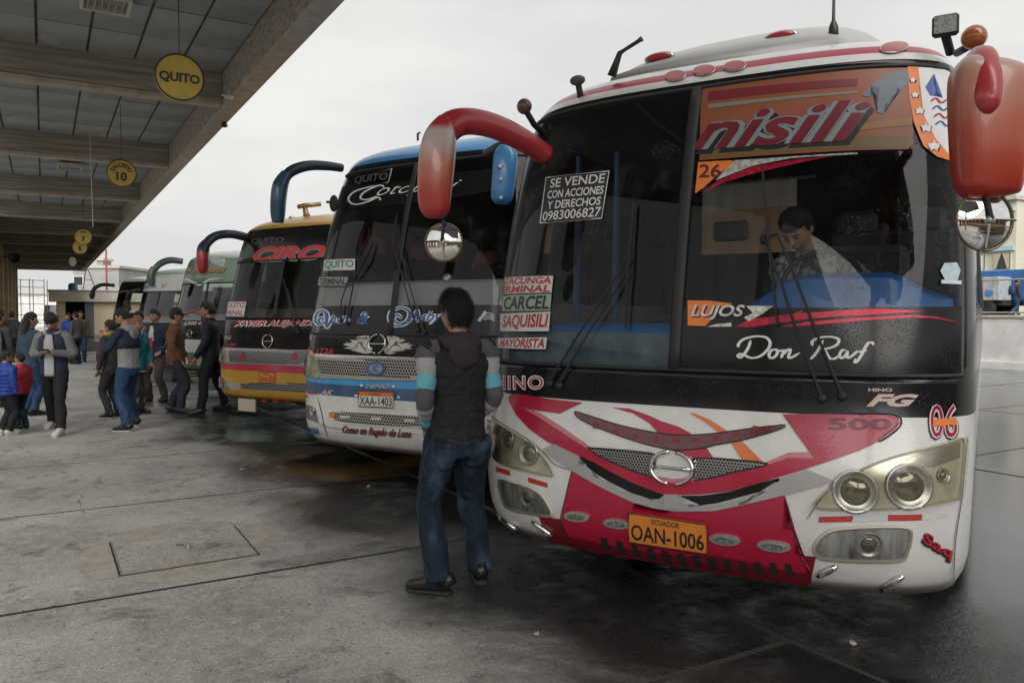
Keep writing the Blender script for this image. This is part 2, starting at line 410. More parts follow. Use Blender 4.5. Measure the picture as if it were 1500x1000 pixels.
b = MB(); b.box((0, 0, 0), (XE0-XW+.2, bay*12, .12)); o = b.build('roof_slab', concrete); o.location = ((XE0+XW)/2-.1, bay0+bay*3, CEIL+.14); rel(o, canopy)
nx = 7; pw = (XE0-XW)/nx; pl = (bay-.25)/5
pme = MB().box((0, 0, 0), (pw-.03, pl-.03, .035), bev=.006).mesh('ceiling_panel')
far = MB()
for k in range(-3, 9):
    for r in range(5):
        for c in range(nx):
            loc = (XW+pw*(c+.5), bay0+bay*k+.125+pl*(r+.5), CEIL+.0175+random.uniform(0, .01))
            if -2 <= k <= 2:
                o = link('ceiling_panel', pme, panel_m); o.location = loc; rel(o, canopy)
            else: far.box(Vector(loc)-Vector(canopy.location), (pw-.014, pl-.014, .025))
o = far.build('ceiling_panels_beyond', panel_m); o.parent = canopy; o['kind'] = 'stuff'
# ---- terminal wall on the left of the platform
plaster = M('beige_plaster', (.42, .38, .30), .9, var=.2, vscale=1.5, bump=.2, bscale=30)
orange_p = M('orange_painted_panel', (.62, .27, .05), .5, var=.15, vscale=3)
yellow_p = M('yellow_painted_panel', (.66, .48, .10), .5, var=.15, vscale=3)
darkglass = glass('shop_glass', (.25, .28, .3), 1.2)
dark_f = M('dark_doorway', (.04, .04, .045), .6)
tw = tag(empty('terminal_wall', (XW, 20, 0)), 'long terminal building wall with orange and yellow panels along the platform', 'wall')
b = MB(); b.box((-.15-.03, 27, 2.6), (.3, 36, 5.2)); b.build('wall', plaster, tw)
for k in range(3, 9):
    y = bay0+bay*k+bay/2-20
    for s, mm in ((-1, orange_p), (1, yellow_p)):
        b = MB(); b.box((.02, y+s*1.2, 1.15), (.06, 2.1, 2.3)); bevel(b.build('panel', mm, tw), .01)
    b = MB(); b.box((.012, y, 3.3), (.03, 4.4, 1.3)); f = b.build('window', M('dark_frame', (.05, .05, .05), .5), tw)
    for q in range(4):
        b = MB(); b.box((.03, y-1.65+q*1.1, 3.3), (.012, 1.02, 1.2)); b.build('pane', darkglass, f)
lamp_w0 = M('pale_wall_band', (.55, .53, .48), .7)
hall = tag(empty('added_hall', (-10.5, 4, 0)), 'unseen low hall with dark doorways, added to shape windscreen reflections', 'building')  # unseen; put in, with gaps, to break up the windscreen reflections
bbp = M('brown_brick_paint', (.20, .11, .065), .8, var=.2); MB().box((-.3, 0, 3.35), (.6, 44, .9)).build('lintel', bbp, hall)
for k in range(-7, 8): MB().box((-.3, k*3.1, 1.45), (.6, 1.5 if k % 3 else 2.6, 2.9)).build('wall', bbp, hall); MB().box((-1.3, 0, 3.9), (3.8, 44.6, .25)).build('roof', concrete_l, hall)
for k in range(-6, 7):
    MB().box((.02, k*3.1, 1.15), (.05, 1.1, 2.2)).build('panel', dark_f if k % 2 else orange_p, hall)
rb = tag(empty('rear_building', (6, -17, 0)), 'long brown building with pale band behind the picture taker', 'building')
MB().box((0, -1.5, 2.1), (40, 3, 4.2)).build('wall', M('rust_brown_wall', (.26, .13, .07), .8, var=.2), rb); MB().box((0, .02, 1.5), (40, .05, .35)).build('band', lamp_w0, rb)
for k in range(-6, 7): MB().box((k*3., .03, 2.9), (1.6, .06, 1.1)).build('window', darkglass, rb)
# ---- things hung under the canopy
chain_m = M('dark_steel', (.06, .06, .06), .45, metal=.8); sign_y = M('yellow_sign_paint', (.62, .43, .085), .55, var=.18, vscale=6, bump=.05)
sign_b = M('sign_green_black', (.035, .05, .045), .6); pale_m = M('pale_sign_back', (.66, .62, .42), .6, var=.1)
def round_sign(px, py, depth, dia, words, label, yaw=0.12, mat=sign_y):
    c = at(px, py, depth); R = dia/2
    t = tag(empty('hanging_sign', c), label, 'sign', 'round platform signs')
    to = (CAM-c); t.rotation_euler = (0, 0, math.atan2(to.x, -to.y)*-1*-1 + yaw)       # disc faces -Y locally
    b = MB(); b.lathe((0, .012, 0), (0, -1, 0), [(0, 0), (R, 0), (R, .024), (R*.93, .026), (0, .026)], 40); b.build('disc', mat, t, fixn=True)
    b = MB(); b.disc_ring((0, -.0135, 0), (0, -1, 0), R*.93, R*1.004, .004, 40); b.build('rim', sign_b, t)
    for s, kind, a in words:
        vs, fs, asp = glyphs(s, .04)
        if kind == 'arc':
            h = R*.30; w = min(asp*h, R*1.7); rr = R*.60; out = []
            for (u, v) in vs:
                th = PI/2+(.5-u)*w/rr; q = rr+(v-.5)*h; out.append((math.cos(th)*q, -.0175, math.sin(th)*q))
        else:
            h, zc = a; w = min(asp*h, R*1.62)*1.0; out = [((u-.5)*w, -.0175, zc+(v-.5)*h) for u, v in vs]
        MB().add(out, fs).build('lettering', sign_b, t, fixn=False)
    ch = MB(); z0 = R; n = int((CEIL-c.z-R)/.035)
    for i in range(n):
        z = R+.0175+i*.035
        ch.sweep([(0, 0, z-.02), (0, 0, z+.02)], .0035 if i % 2 else .0055, seg=5)
    ch.build('chain', chain_m, t)
    return t
round_sign(263, 114, 7.6, .445, [('QUITO', 'line', (.105, -.01))], 'large yellow round sign reading QUITO hanging on a chain, nearest of the round signs')
round_sign(178, 254, 13.3, .46, [('SALCEDO', 'arc', None), ('10', 'line', (.15, -.055))], 'yellow round sign reading SALCEDO 10 hanging below the second beam')
round_sign(122, 347, 22.6, .46, [('PUJILI', 'arc', None), ('7', 'line', (.15, -.06))], 'small yellow round sign reading PUJILI 7 under the canopy')
round_sign(117, 362, 26.2, .46, [('6', 'line', (.17, -.03))], 'small yellow round sign numbered 6 hanging just behind and below the sign numbered 7')
round_sign(106, 383, 36, .44, [], 'pale blank round sign, farthest of the hanging signs', yaw=.75, mat=pale_m)
lampw = M('lamp_white_enamel', (.62, .60, .54), .5, var=.1); louv = M('lamp_louvre', (.40, .38, .34), .5)
def lamp(px, py, label):
    d = ray(px, py); c = CAM+d*((CEIL-.10-CAMH)/d.z)
    t = tag(empty('ceiling_lamp', c), label, 'lamp', 'square ceiling lamps')
    b = MB(); s = .23
    for q in (-1, 1):
        b.box((q*s, 0, 0), (.03, 2*s+.03, .09)); b.box((0, q*s, .001), (2*s-.032, .03, .088))
    b.box((0, 0, .052), (2*s+.03, 2*s+.03, .014)); b.build('housing', lampw, t)
    for q in range(6):
        MB().box((-.17+q*.068, 0, -.005), (.012, 2*s-.05, .05)).build('louvre', louv, t)
    MB().tube((0, 0, .055), (0, 0, .098), .03).build('mount', chain_m, t)
lamp(155, 3, 'square louvred ceiling lamp cut by the top edge of the picture'); lamp(102, 245, 'square white louvred lamp left of the SALCEDO sign'); lamp(80, 381, 'small far square lamp near the canopy end')
# dangling cable, surveillance camera, edge lamp, loudspeaker
b = MB(); p0 = at(130, 160, 12.8); z = [p0.z, 2.95]
c = tag(empty('hanging_cable', (p0.x, p0.y, CEIL)), 'thin pale cable dangling from the ceiling left of the SALCEDO sign', 'cable')
b.sweep([(0, 0, 0), (.01, .01, -.7), (.02, 0, -1.5), (.03, .01, -2.1)], .006, seg=5).build('wire', M('pale_cable', (.5, .5, .48), .5), c)
p = at(335, 166, 10.9); p.z = CZ
c = tag(empty('security_camera', p), 'small white security camera under the canopy edge', 'camera')
MB().tube((0, 0, 0), (0, 0, -.07), .012).build('bracket', lampw, c); bb = MB().box((0, 0, 0), (.07, .14, .06), M4=Matrix.Translation((-.02, -.02, -.09)) @ Matrix.Rotation(.3, 4, 'X') @ Matrix.Rotation(.9, 4, 'Z')).build('housing', lampw, c); bevel(bb, .01)
MB().tube((-.09, -.06, -.12), (-.085, -.055, -.115), .02).build('lens', chain_m, c)
p = at(305, 213, 12.4); p.z = CZ-.02; p.x = 2.5
c = tag(empty('edge_lamp', p), 'small dark bulb fitting under the outer canopy edge', 'lamp')
MB().lathe((0, 0, 0), (0, 0, -1), [(0, -.03), (.02, -.02), (.03, .02), (.05, .05), (.05, .08), (0, .1)], 12).build('fitting', chain_m, c, smooth=True)
p = at(21, 378, 34)
c = tag(empty('loudspeaker', p), 'round black loudspeaker on the column under the canopy', 'loudspeaker')
MB().lathe((0, 0, 0), (.1, -1, 0), [(0, .0), (.06, .01), (.13, .06), (.19, .10), (.20, .12), (.17, .10), (.05, .03), (0, .04)], 20).build('horn', chain_m, c, smooth=True)
MB().tube((0, .02, 0), (-(p.x-XW)+.25, .05, .05), .025).build('bracket', chain_m, c)

# ================================================================== far end of the yard
cream = M('cream_wall_paint', (.56, .46, .31), .85, var=.12, vscale=1.5, bump=.1); creamd = M('pale_concrete_fascia', (.50, .46, .38), .85, var=.15)
grey_b = M('grey_block_wall', (.33, .34, .34), .9, var=.2, vscale=1); white_w = M('whitewashed_wall', (.62, .62, .60), .85, var=.22, vscale=1.2, bump=.25, bscale=12)
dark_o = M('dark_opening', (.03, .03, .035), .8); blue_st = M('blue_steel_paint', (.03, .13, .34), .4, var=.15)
redsteel = M('red_oxide_steel', (.35, .07, .05), .5)
k0 = ground(84, 494); ky = k0.y
kiosk = tag(empty('kiosk_building', (k0.x, k0.y, 0)), 'low cream kiosk with flat concrete roof and open dark doorway at the platform end', 'building')
kw = 10.
def kbox(n, x0, x1, y0, y1, z0, z1, m, par=kiosk):
    return MB().box(((x0+x1)/2, (y0+y1)/2, (z0+z1)/2), (x1-x0, y1-y0, z1-z0)).build(n, m, par)
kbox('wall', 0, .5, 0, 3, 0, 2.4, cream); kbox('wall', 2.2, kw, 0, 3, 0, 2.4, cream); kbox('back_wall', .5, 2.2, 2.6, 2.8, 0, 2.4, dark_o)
kbox('door_leaf', 1.65, 2.198, -.02, .03, .02, 2.38, M('grey_door', (.10, .11, .12), .5)); kbox('fascia', -.45, kw+.3, -.35, 3.3, 2.4, 3.1, creamd)
kbox('roof_edge', -.5, kw+.35, -.4, 3.35, 3.102, 3.18, grey_b)
kbox('plinth', 2.22, kw, -.03, -.002, 0, .18, grey_b)
tank = tag(empty('water_tank', (k0.x+1.0, k0.y+1.2, 3.18)), 'small blue water tank on the kiosk roof', 'tank')
MB().lathe((0, 0, 0), (0, 0, 1), [(0, 0), (.28, 0), (.30, .1), (.28, .42), (.15, .5), (0, .52)], 16).build('drum', blue_st, tank, smooth=True)
def block(px0, px1, ytop, d, depth, m, label, wins, base=460):
    a = at(px0, 460, d); c = at(px1, 460, d); a.z = c.z = 0
    t = tag(empty('distant_building', a), label, 'building', 'low buildings beyond the yard')
    v = c-a; w = v.length; t.rotation_euler.z = math.atan2(v.y, v.x); h = CAMH+(460-ytop)/FPX*d
    MB().box((w/2, depth/2, h/2), (w, depth, h)).build('wall', m, t); MB().box((w/2, depth/2, h+.12), (w+.3, depth+.3, .22)).build('parapet', creamd, t)
    for (u, z, ww, hh) in wins:
        f = MB().box((w*u, -.02, h*z), (ww, .06, hh)).build('window', lampw, t); MB().box((w*u, -.055, h*z), (ww-.16, .02, hh-.16)).build('pane', darkglass, f)
    return t, w, h
block(108, 175, 393, 70, 10, grey_b, 'plain grey block building behind the cream kiosk roof', [(.12, .8, .9, .9), (.5, .35, 1, 1)])
block(150, 335, 402, 78, 12, M('brown_grey_wall', (.30, .28, .26), .9, var=.15), 'long low brown grey building behind the far buses', [(.3, .7, 1.2, .9), (.6, .7, 1.2, .9)])
block(-20, 112, 432, 95, 6, white_w, 'low white wall closing the far end of the platform', [])
t, w, h = block(143, 152, 382, 72, 1.5, grey_b, 'small grey tower block rising above the block building', [])
pl = at(157, 460, 58); pl.z = 0
c = tag(empty('lamp_post', pl), 'tall thin red brown post beyond the canopy end', 'post')
MB().sweep([(0, 0, 0), (0, 0, 3), (0, 0, 6.3)], [.09, .07, .06], seg=8).build('pole', redsteel, c); MB().tube((0, 0, 4.7), (.8, -.2, 4.85), .03).build('arm', redsteel, c)
pl = at(131, 425, 53.5); pl.z = 3.18
c = tag(empty('red_trestle', pl), 'red steel trestle standing on the kiosk roof', 'trestle')
for s in (-1, 1):
    MB().sweep([(s*.38, 0, 0), (s*.08-.12, 0, 1.35)], .03, seg=6).build('leg', redsteel, c)
MB().tube((-.30, 0, .7), (.18, 0, .7), .02).build('rung', redsteel, c); MB().tube((-.22, 0, 1.33), (-.02, 0, 1.35), .03).build('top_bar', redsteel, c)
# steel scaffold frame
p0 = ground(26, 492); p1 = ground(66, 491)
c = tag(empty('scaffold_frame', p0), 'open scaffold of dark steel tubes at the end of the platform', 'scaffold'); v = p1-p0
sc = M('scaffold_steel', (.13, .10, .09), .5, metal=.5)
H = 4.1
for u in (0, .46, 1):
    MB().tube((v.x*u, v.y*u, 0), (v.x*u, v.y*u, H), .03).build('upright', sc, c)
    MB().tube((v.x*u+.2, v.y*u+1.5, 0), (v.x*u+.2, v.y*u+1.5, H), .03).build('upright', sc, c)
for z in (.9, 1.5, 2.3, 3.0, 3.5, 4.0):
    MB().tube((0, 0, z), (v.x, v.y, z), .022).build('ledger', sc, c)
MB().tube((.2, 1.5, 1.1), (v.x+.2, v.y+1.5, 1.1), .022).build('ledger', sc, c)

# ================================================================== right side: wall, terrace, street
XR = 23.3
yw0, yw1 = -40, 60
wl = tag(empty('boundary_wall', (XR, 10, 0)), 'worn whitewashed boundary wall behind the yard at the right edge', 'wall')
MB().box((.2, 0, .72), (.4, 100, 1.44)).build('wall', white_w, wl); o = MB().box((.2, 0, 1.48), (.5, 100, .08)).build('coping', concrete_l, wl); bevel(o, .02)
MB().box((-.06, 0, .1), (.12, 100, .2)).build('plinth', white_w, wl)
tr = MB(); tr.box((XR+.4+60, 10, .7), (120, 100, 1.42)); tag(tr.build('terrace', M('terrace_earth', (.10, .11, .06), .95, var=.4, vscale=.6, bump=.4)), kind='structure')
st = MB(); st.box((XR+16, 10, 1.417), (10, 100, .02)); tag(st.build('street', M('street_asphalt', (.055, .055, .055), .7, var=.2)), kind='structure')
gr = MB(); random.seed(3)
for i in range(5200):
    x = XR+.5+random.random()**1.6*5; y = random.uniform(4, 22); h = random.uniform(.05, .17); a = random.random()*PI; w = .012
    gr.add([(x-w*math.cos(a), y-w*math.sin(a), 1.41), (x+w*math.cos(a), y+w*math.sin(a), 1.41), (x+random.uniform(-.05, .05), y+random.uniform(-.05, .05), 1.41+h)], [(0, 1, 2)])
tag(gr.build('grass', M('verge_grass', (.09, .14, .035), .7, var=.4, vscale=1), fixn=False), 'short green verge grass on top of the boundary wall', 'grass', kind='stuff')
rail = M('galvanised_rail', (.42, .42, .42), .45, metal=.6)
c = tag(empty('street_railing', (XR+7.5, 10, 1.41)), 'pale steel tube railing beside the street above the wall', 'railing')
for k in range(-5, 8):
    MB().tube((0, k*2.6, 0), (0, k*2.6, 1.45), .035).build('post', rail, c)
for z in (1.42, .2): MB().tube((0, -14, z), (0, 19, z), .03).build('rail', rail, c)
# parked lorries
def lorry(name, label, px, X, L_, m, cabm, h0, gra=None):
    r = ray(px, 455); y = r.y/r.x*X; t = tag(empty(name, (X, y, 1.43)), label, 'truck')
    o = MB().box((0, -L_/2, .75+h0/2), (2.2, L_, h0)).build('box_body', m, t); bevel(o, .04)
    for k in range(6): MB().box((-1.11, -L_*(k+.5)/6, .75+h0/2), (.03, .06, h0-.1)).build('rib', m, t)
    MB().box((0, -L_/2, .62), (1.6, L_, .2)).build('chassis', underm_, t)
    MB().box((0, .9, 1.15), (2.1, 1.6, 1.5)).build('cab', cabm, t); MB().box((-1.06, 1.0, 1.5), (.02, .9, .6)).build('cab_window', dark_o, t)
    for yy in (.9, -L_*.75, -L_*.55):
        for sx in (-1, 1): MB().lathe((sx*.95-.15*sx, yy, .42), (sx, 0, 0), [(0, 0), (.42, 0), (.44, .05), (.44, .22), (.3, .25), (.15, .2), (0, .2)], 20).build('wheel', underm_, t, True)
    MB().tube((-.9, .05, .8), (-.9, .05, 2.9), .09).build('exhaust_stack', rail, t)
    if gra:
        for k in range(7): MB().ell((-1.115, -L_*(.1+.12*k), 1.1+.3*(k % 3)), (.006, .22, .16), 12, 8).build('graffiti_blot', gra[k % len(gra)], t, True)
    return t
underm_ = M('dark_rubber_steel', (.025, .025, .025), .8)
lorry('blue_truck', 'blue box truck with exhaust stack parked on the street above the wall', 1452, 40, 8, blue_st, blue_st, 1.45)
lorry('painted_truck', 'truck body covered in blue and white graffiti beside the blue truck', 1398, 39, 2.7, M('grey_truck_body', (.40, .41, .42), .6, var=.3, vscale=3), grey_b, 1.1, [M('graffiti_blue', (.08, .2, .45), .5), M('graffiti_white', (.6, .6, .58), .5), M('graffiti_ochre', (.45, .25, .06), .5)])
# houses over the street
sky_b = M('pale_blue_trim', (.38, .55, .62), .7); salmon = M('salmon_wall', (.55, .33, .22), .8, var=.1); curtain = M('beige_curtain', (.52, .44, .33), .9, var=.2, vscale=6, stretch=(8, 8, .5))
curtain2 = M('orange_curtain', (.55, .22, .13), .9, var=.2, vscale=6, stretch=(8, 8, .5)); roofm = M('brown_tile_roof', (.22, .13, .08), .8, var=.25)
def house(px0, px1, ytop, d, m, label, rows, trim, cur, roof):
    r0, r1 = ray(px0, 460), ray(px1, 460); a = Vector((d, r0.y/r0.x*d, 0)); c2 = Vector((d, r1.y/r1.x*d, 0))
    y1 = a.y; y0 = c2.y; w = abs(y1-y0); h = CAMH+(460-ytop)/FPX*d*.96-1.41
    t = tag(empty('street_house', (a.x, (y0+y1)/2, 1.41)), label, 'house', 'houses over the street')
    MB().box((5, 0, h/2), (10, w, h)).build('wall', m, t)
    MB().box((4.9, 0, h+.13), (10.6, w+.3, .25)).build('roof', roof, t)
    for z0, z1, n in rows:
        MB().box((-.1, 0, h*z1+.2), (.28, w-.1, .28)).build('ledge', trim, t)
        for k in range(n):
            y = -w/2+w*(k+.5)/n; ww = w/n*.72; hh = h*(z1-z0)
            f = MB().box((-.03, y, h*(z0+z1)/2), (.1, ww, hh)).build('window', lampw, t)
            MB().box((-.10, y, h*(z0+z1)/2), (.03, ww-.16, hh-.16)).build('pane', M('blank_pane', (.03, .035, .04), .1), f)
            for s in (-1, 1):
                cb = MB(); q = hh/2-.1
                pts = [(-.13, y+s*(ww/2-.1), -q), (-.13, y+s*(ww/2-.1), q), (-.13, y+s*.03, q), (-.13, y+s*ww*.18, 0), (-.13, y+s*ww*.3, -q)]
                cb.add([(a_, b_, c_+h*(z0+z1)/2) for a_, b_, c_ in pts]+[(a_-.02, b_, c_+h*(z0+z1)/2) for a_, b_, c_ in pts], [(0, 1, 2, 3, 4), (9, 8, 7, 6, 5)]+[(i, (i+1) % 5, (i+1) % 5+5, i+5) for i in range(5)])
                cb.build('curtain', cur, f)
    return t
house(1380, 1486, 296, 52, M('cream_house_wall', (.60, .57, .47), .8, var=.08), 'cream house with pale blue ledge and curtained windows over the street', [(.40, .56, 3), (.05, .26, 3), (.74, .9, 3)], sky_b, curtain, creamd)
house(1487.3, 1580, 326, 54, M('ochre_house_wall', (.58, .50, .33), .8, var=.08), 'ochre house with salmon ledge and orange curtains at the right picture edge', [(.45, .68, 3), (.78, .93, 3)], salmon, curtain2, roofm)
# ================================================================== coaches
def zm(ox, oy, s): return lambda x, y: (ox+x*s, oy+y*s)
def pip(p, poly):
    x, y = p; r = False; n = len(poly)
    for i in range(n):
        x1, y1 = poly[i]; x2, y2 = poly[(i+1) % n]
        if (y1 > y) != (y2 > y) and x < (x2-x1)*(y-y1)/(y2-y1)+x1: r = not r
    return r
blackp = M('gloss_black_panel', (.008, .008, .009), .16, drops=.3, spec=.32)
rubber = M('black_rubber', (.016, .016, .016), .6); tyre_m = M('tyre_rubber', (.02, .02, .02), .8, bump=.2)
chrome = M('chrome', (.62, .62, .62), .12, metal=1.); dullchrome = M('dull_chrome', (.50, .50, .50), .3, metal=.7, var=.2, vscale=20)
liner = M('dark_cabin_lining', (.13, .13, .13), .8); seat_m = M('dark_seat_cloth', (.045, .05, .06), .9, var=.2)
lensglass = glass('headlamp_lens', (.95, .94, .86), 1.5, rough=.10); clearlens = glass('clear_lens', (.9, .9, .88), .9, rough=.06)
underm = M('underbody', (.02, .02, .02), .9); hub_m = M('wheel_grey', (.35, .35, .34), .4, metal=.6, var=.2)
red_lens = M('red_lamp_lens', (.32, .012, .018), .18, coat=.5); amber_lens = M('amber_lens', (.55, .17, .02), .2, coat=.5)
white_dec = M('white_vinyl', (.70, .70, .69), .4, var=.06, vscale=9); black_dec = M('black_vinyl', (.014, .014, .014), .4)
mesh_m = M('grille_silver', (.33, .33, .33), .35, metal=.7); hole_m = M('grille_hole', (.010, .010, .010), .8)
class Bus:
    def __init__(s, name, label, O, rot, lean, wid, D=.62, n=2.5, L=10.2, group='coaches parked in a row'):
        s.root = tag(empty(name, (O[0], O[1], 0), rot), label, 'bus', group)
        s.M = Matrix.Translation((O[0], O[1], 0)) @ Matrix.Rotation(rot, 4, 'Z'); s.Mi = s.M.inverted()
        s.lean = tab(lean); s.wid = tab(wid); s.D = D; s.n = n; s.L = L; s.z0 = lean[0][0]; s.z1 = lean[-1][0]
        s.o = s.Mi @ CAM; s.R3 = s.Mi.to_3x3(); s.grp = {}
    def yf(s, x, z):
        t = min(abs(x)/s.wid(z), .9995); return s.lean(z)+s.D*(1-(1-t**s.n)**(1/s.n))
    def surf(s, x, z, off=0.):
        e = .004; p = Vector((x, s.yf(x, z), z))
        if not off: return p
        w = s.wid(z)
        xx = max(-w*.985, min(w*.985, x))
        nx = (s.yf(xx+e, z)-s.yf(xx-e, z))/(2*e); nzv = (s.yf(x, z+e)-s.yf(x, z-e))/(2*e)
        nzv = max(-3, min(3, nzv))
        return p+Vector((nx, -1, nzv)).normalized()*off
    def xz(s, px, py):
        d = s.R3 @ ray(px, py); o = s.o
        def g(t):
            p = o+d*t
            if p.z > s.z1 or abs(p.x) >= s.wid(p.z): return -1.
            return p.y-s.yf(p.x, p.z)
        # rays that miss are pulled to the silhouette
        t0 = (o.y*-1-.6)/d.y; t1 = (o.y*-1+2.2)/d.y; n = 70; lo = None; best = (-9, t0)
        for i in range(n+1):
            t = t0+(t1-t0)*i/n; v = g(t)
            if v > 0: lo = t; break
            p = o+d*t; m = s.wid(min(p.z, s.z1))-abs(p.x)
            if p.y > s.lean(p.z)+s.D*.5 and m > best[0]: best = (m, t)
        if lo is None:
            p = o+d*best[1]; w = s.wid(p.z)*.995; return (max(-w, min(w, p.x)), p.z)
        a, b = lo-(t1-t0)/n, lo
        for i in range(22):
            m = (a+b)/2
            if g(m) > 0: b = m
            else: a = m
        p = o+d*b; return (p.x, p.z)
    def P(s, px, py, off=0.): return s.surf(*s.xz(px, py), off)
    # ---- coachwork
    def body(s, rowmats, mats, glass_z, glass_a, side_z, gm, sidegm, split=.028, rows=.075, keys=(), nwin=6, side_mi=None):
        L_ = s.L; n = s.n
        key = sorted(set([round(k, 4) for k in list(keys)+list(glass_z)+list(side_z)+[z for z, m in rowmats]]))
        zs = []; z = s.z0
        while z < s.z1-1e-4: zs.append(z); z += rows if z < s.z1-.35 else rows*.35
        zs.append(s.z1); zs = [z for z in zs if all(abs(z-k) > rows*.2 for k in key)]+[k for k in key if s.z0 <= k <= s.z1]; zs = sorted(set(zs))
        nf = 44; an = [-PI/2+PI*i/nf for i in range(nf+1)]
        an = sorted([a for a in an if abs(abs(a)-glass_a) > .03]+[glass_a, -glass_a])
        side_f = [0, .02]+[.02+.96*i/nwin/2 for i in range(1, 2*nwin+1)]+[1]
        cols = [('s', -1, f) for f in reversed(side_f[1:])]+[('f', a, 0) for a in an]+[('s', 1, f) for f in side_f[1:]]
        V = []; nc = len(cols)
        for z in zs:
            W = s.wid(z); ln = s.lean(z)
            for k, a, f in cols:
                if k == 'f':
                    sn = abs(math.sin(a))**(2/n); cs = abs(math.cos(a))**(2/n)
                    V.append((math.copysign(W*sn, a), ln+s.D*(1-cs), z))
                else: V.append((a*W, ln+s.D+(L_-ln-s.D)*f, z))
        bf, bmi = [], []; panes = {'L': [], 'R': []}; sw = {}
        mid = len(side_f)-1
        for i in range(len(zs)-1):
            zm_ = (zs[i]+zs[i+1])/2
            mi = [m for z, m in rowmats if z <= zm_+1e-6][-1]
            for c in range(nc-1):
                f = (i*nc+c, i*nc+c+1, (i+1)*nc+c+1, (i+1)*nc+c)
                k0, k1 = cols[c], cols[c+1]
                if k0[0] == 'f' and k1[0] == 'f' and glass_z[0]-1e-5 <= zs[i] and zs[i+1] <= glass_z[1]+1e-5 and abs(k0[1]) <= glass_a+1e-5 and abs(k1[1]) <= glass_a+1e-5:
                    panes['L' if (k0[1]+k1[1]) < 0 else 'R'].append(f); continue
                if k0[0] == 's' and k1[0] == 's' and side_z[0]-1e-5 <= zs[i] and zs[i+1] <= side_z[1]+1e-5 and min(k0[2], k1[2]) >= .019 and max(k0[2], k1[2]) < .985:
                    fi = int((min(k0[2], k1[2])-.02+1e-6)/(.96/nwin)); sw.setdefault((k0[1], fi), []).append(f); continue
                bf.append(f); bmi.append(side_mi if (side_mi is not None and mi == 1 and k0[0] == 's') else mi)
        N = len(V); top = (len(zs)-1)*nc
        bf.append(tuple(top+c for c in range(nc))); bmi.append(rowmats[-1][1])
        for i in range(len(zs)-1):          # rear wall
            bf.append((i*nc, (i+1)*nc, (i+1)*nc+nc-1, i*nc+nc-1)); bmi.append([m for z, m in rowmats if z <= zs[i]+1e-6][-1])
        me = bpy.data.meshes.new('body'); me.from_pydata(V, [], bf); me.polygons.foreach_set('material_index', bmi); me.polygons.foreach_set('use_smooth', [True]*len(bf))
        bm = bmesh.new(); bm.from_mesh(me); bmesh.ops.recalc_face_normals(bm, faces=bm.faces[:])
        f0 = min(bm.faces, key=lambda f: f.calc_center_median().y)
        if f0.normal.y > 0: bmesh.ops.reverse_faces(bm, faces=bm.faces[:])
        loose = [v for v in bm.verts if not v.link_faces]; bmesh.ops.delete(bm, geom=loose, context='VERTS'); bm.to_mesh(me); bm.free()
        o = link('body', me, list(mats)+[liner], s.root); s.bodyobj = o
        so = o.modifiers.new('shell', 'SOLIDIFY'); so.thickness = .035; so.offset = -1; so.material_offset = len(mats); so.material_offset_rim = len(mats)
        s.zs = zs
        for k, fl in panes.items():
            if not fl: continue
            ids = sorted({i for f in fl for i in f}); mp_ = {j: q for q, j in enumerate(ids)}
            vs = []
            for j in ids:
                v = Vector(V[j]);
                if abs(v.x) < 1e-4: v.x = split if k == 'R' else -split
                vs.append((v.x, v.y+.006, v.z))
            me = bpy.data.meshes.new('windscreen_pane'); me.from_pydata(vs, [], [[mp_[i] for i in f] for f in fl]); link('windscreen_pane', me, gm, s.root, True)
        for k, fl in sw.items():
            ids = sorted({i for f in fl for i in f}); mp_ = {j: q for q, j in enumerate(ids)}
            me = bpy.data.meshes.new('side_window'); me.from_pydata([(V[j][0]*.995, V[j][1], V[j][2]) for j in ids], [], [[mp_[i] for i in f] for f in fl]); link('side_window', me, sidegm, s.root, True)
            ys_ = [V[j][1] for j in ids]; x_ = k[0]*(s.wid(2.0))
            MB().sweep([s_ for s_ in [(k[0]*(s.wid(side_z[0])-.01), max(ys_), side_z[0]), (k[0]*(s.wid(side_z[1])-.01), max(ys_), side_z[1])]], (.03, .03), seg=6).build('window_post', rubber, s.root)
        # divider and gaskets
        zz = [glass_z[0]+(glass_z[1]-glass_z[0])*i/14 for i in range(15)]
        MB().sweep([s.surf(0, z, .004) for z in zz], [(split+.004, .012)]*15, seg=8).build('divider', rubber, s.root, True)
        W = lambda z: s.wid(z)*abs(math.sin(glass_a))**(2/n)
        for zq, nm in ((glass_z[0], 'gasket'), (glass_z[1], 'gasket')):
            MB().sweep([s.surf(W(zq)*(-1+2*i/40), zq, .002) for i in range(41)], .011, seg=6).build(nm, rubber, s.root, True)
        # floor pan and wheels
        W0 = s.wid(.5)-.06
        MB().box((0, (s.D+L_)/2+.1, .50), (W0*2-.1, L_-s.D-.35, .10)).build('floor_pan', underm, s.root)
        MB().box((0, 4.2, .34), (1.0, 6.5, .2)).build('chassis', underm, s.root)
        for yy in (2.55, 7.9):
            for sx in (-1, 1):
                w = MB(); x = sx*(W0-.16)
                w.lathe((x-sx*.14, yy, .48), (sx, 0, 0), [(.28, 0), (.46, .0), (.48, .04), (.48, .24), (.45, .28), (.29, .28)], 28); wh = w.build('wheel', tyre_m, s.root, True)
                MB().lathe((x-sx*.14, yy, .48), (sx, 0, 0), [(.29, .26), (.24, .20), (.14, .22), (.12, .28), (0, .29)], 20).build('rim', hub_m, wh, True)
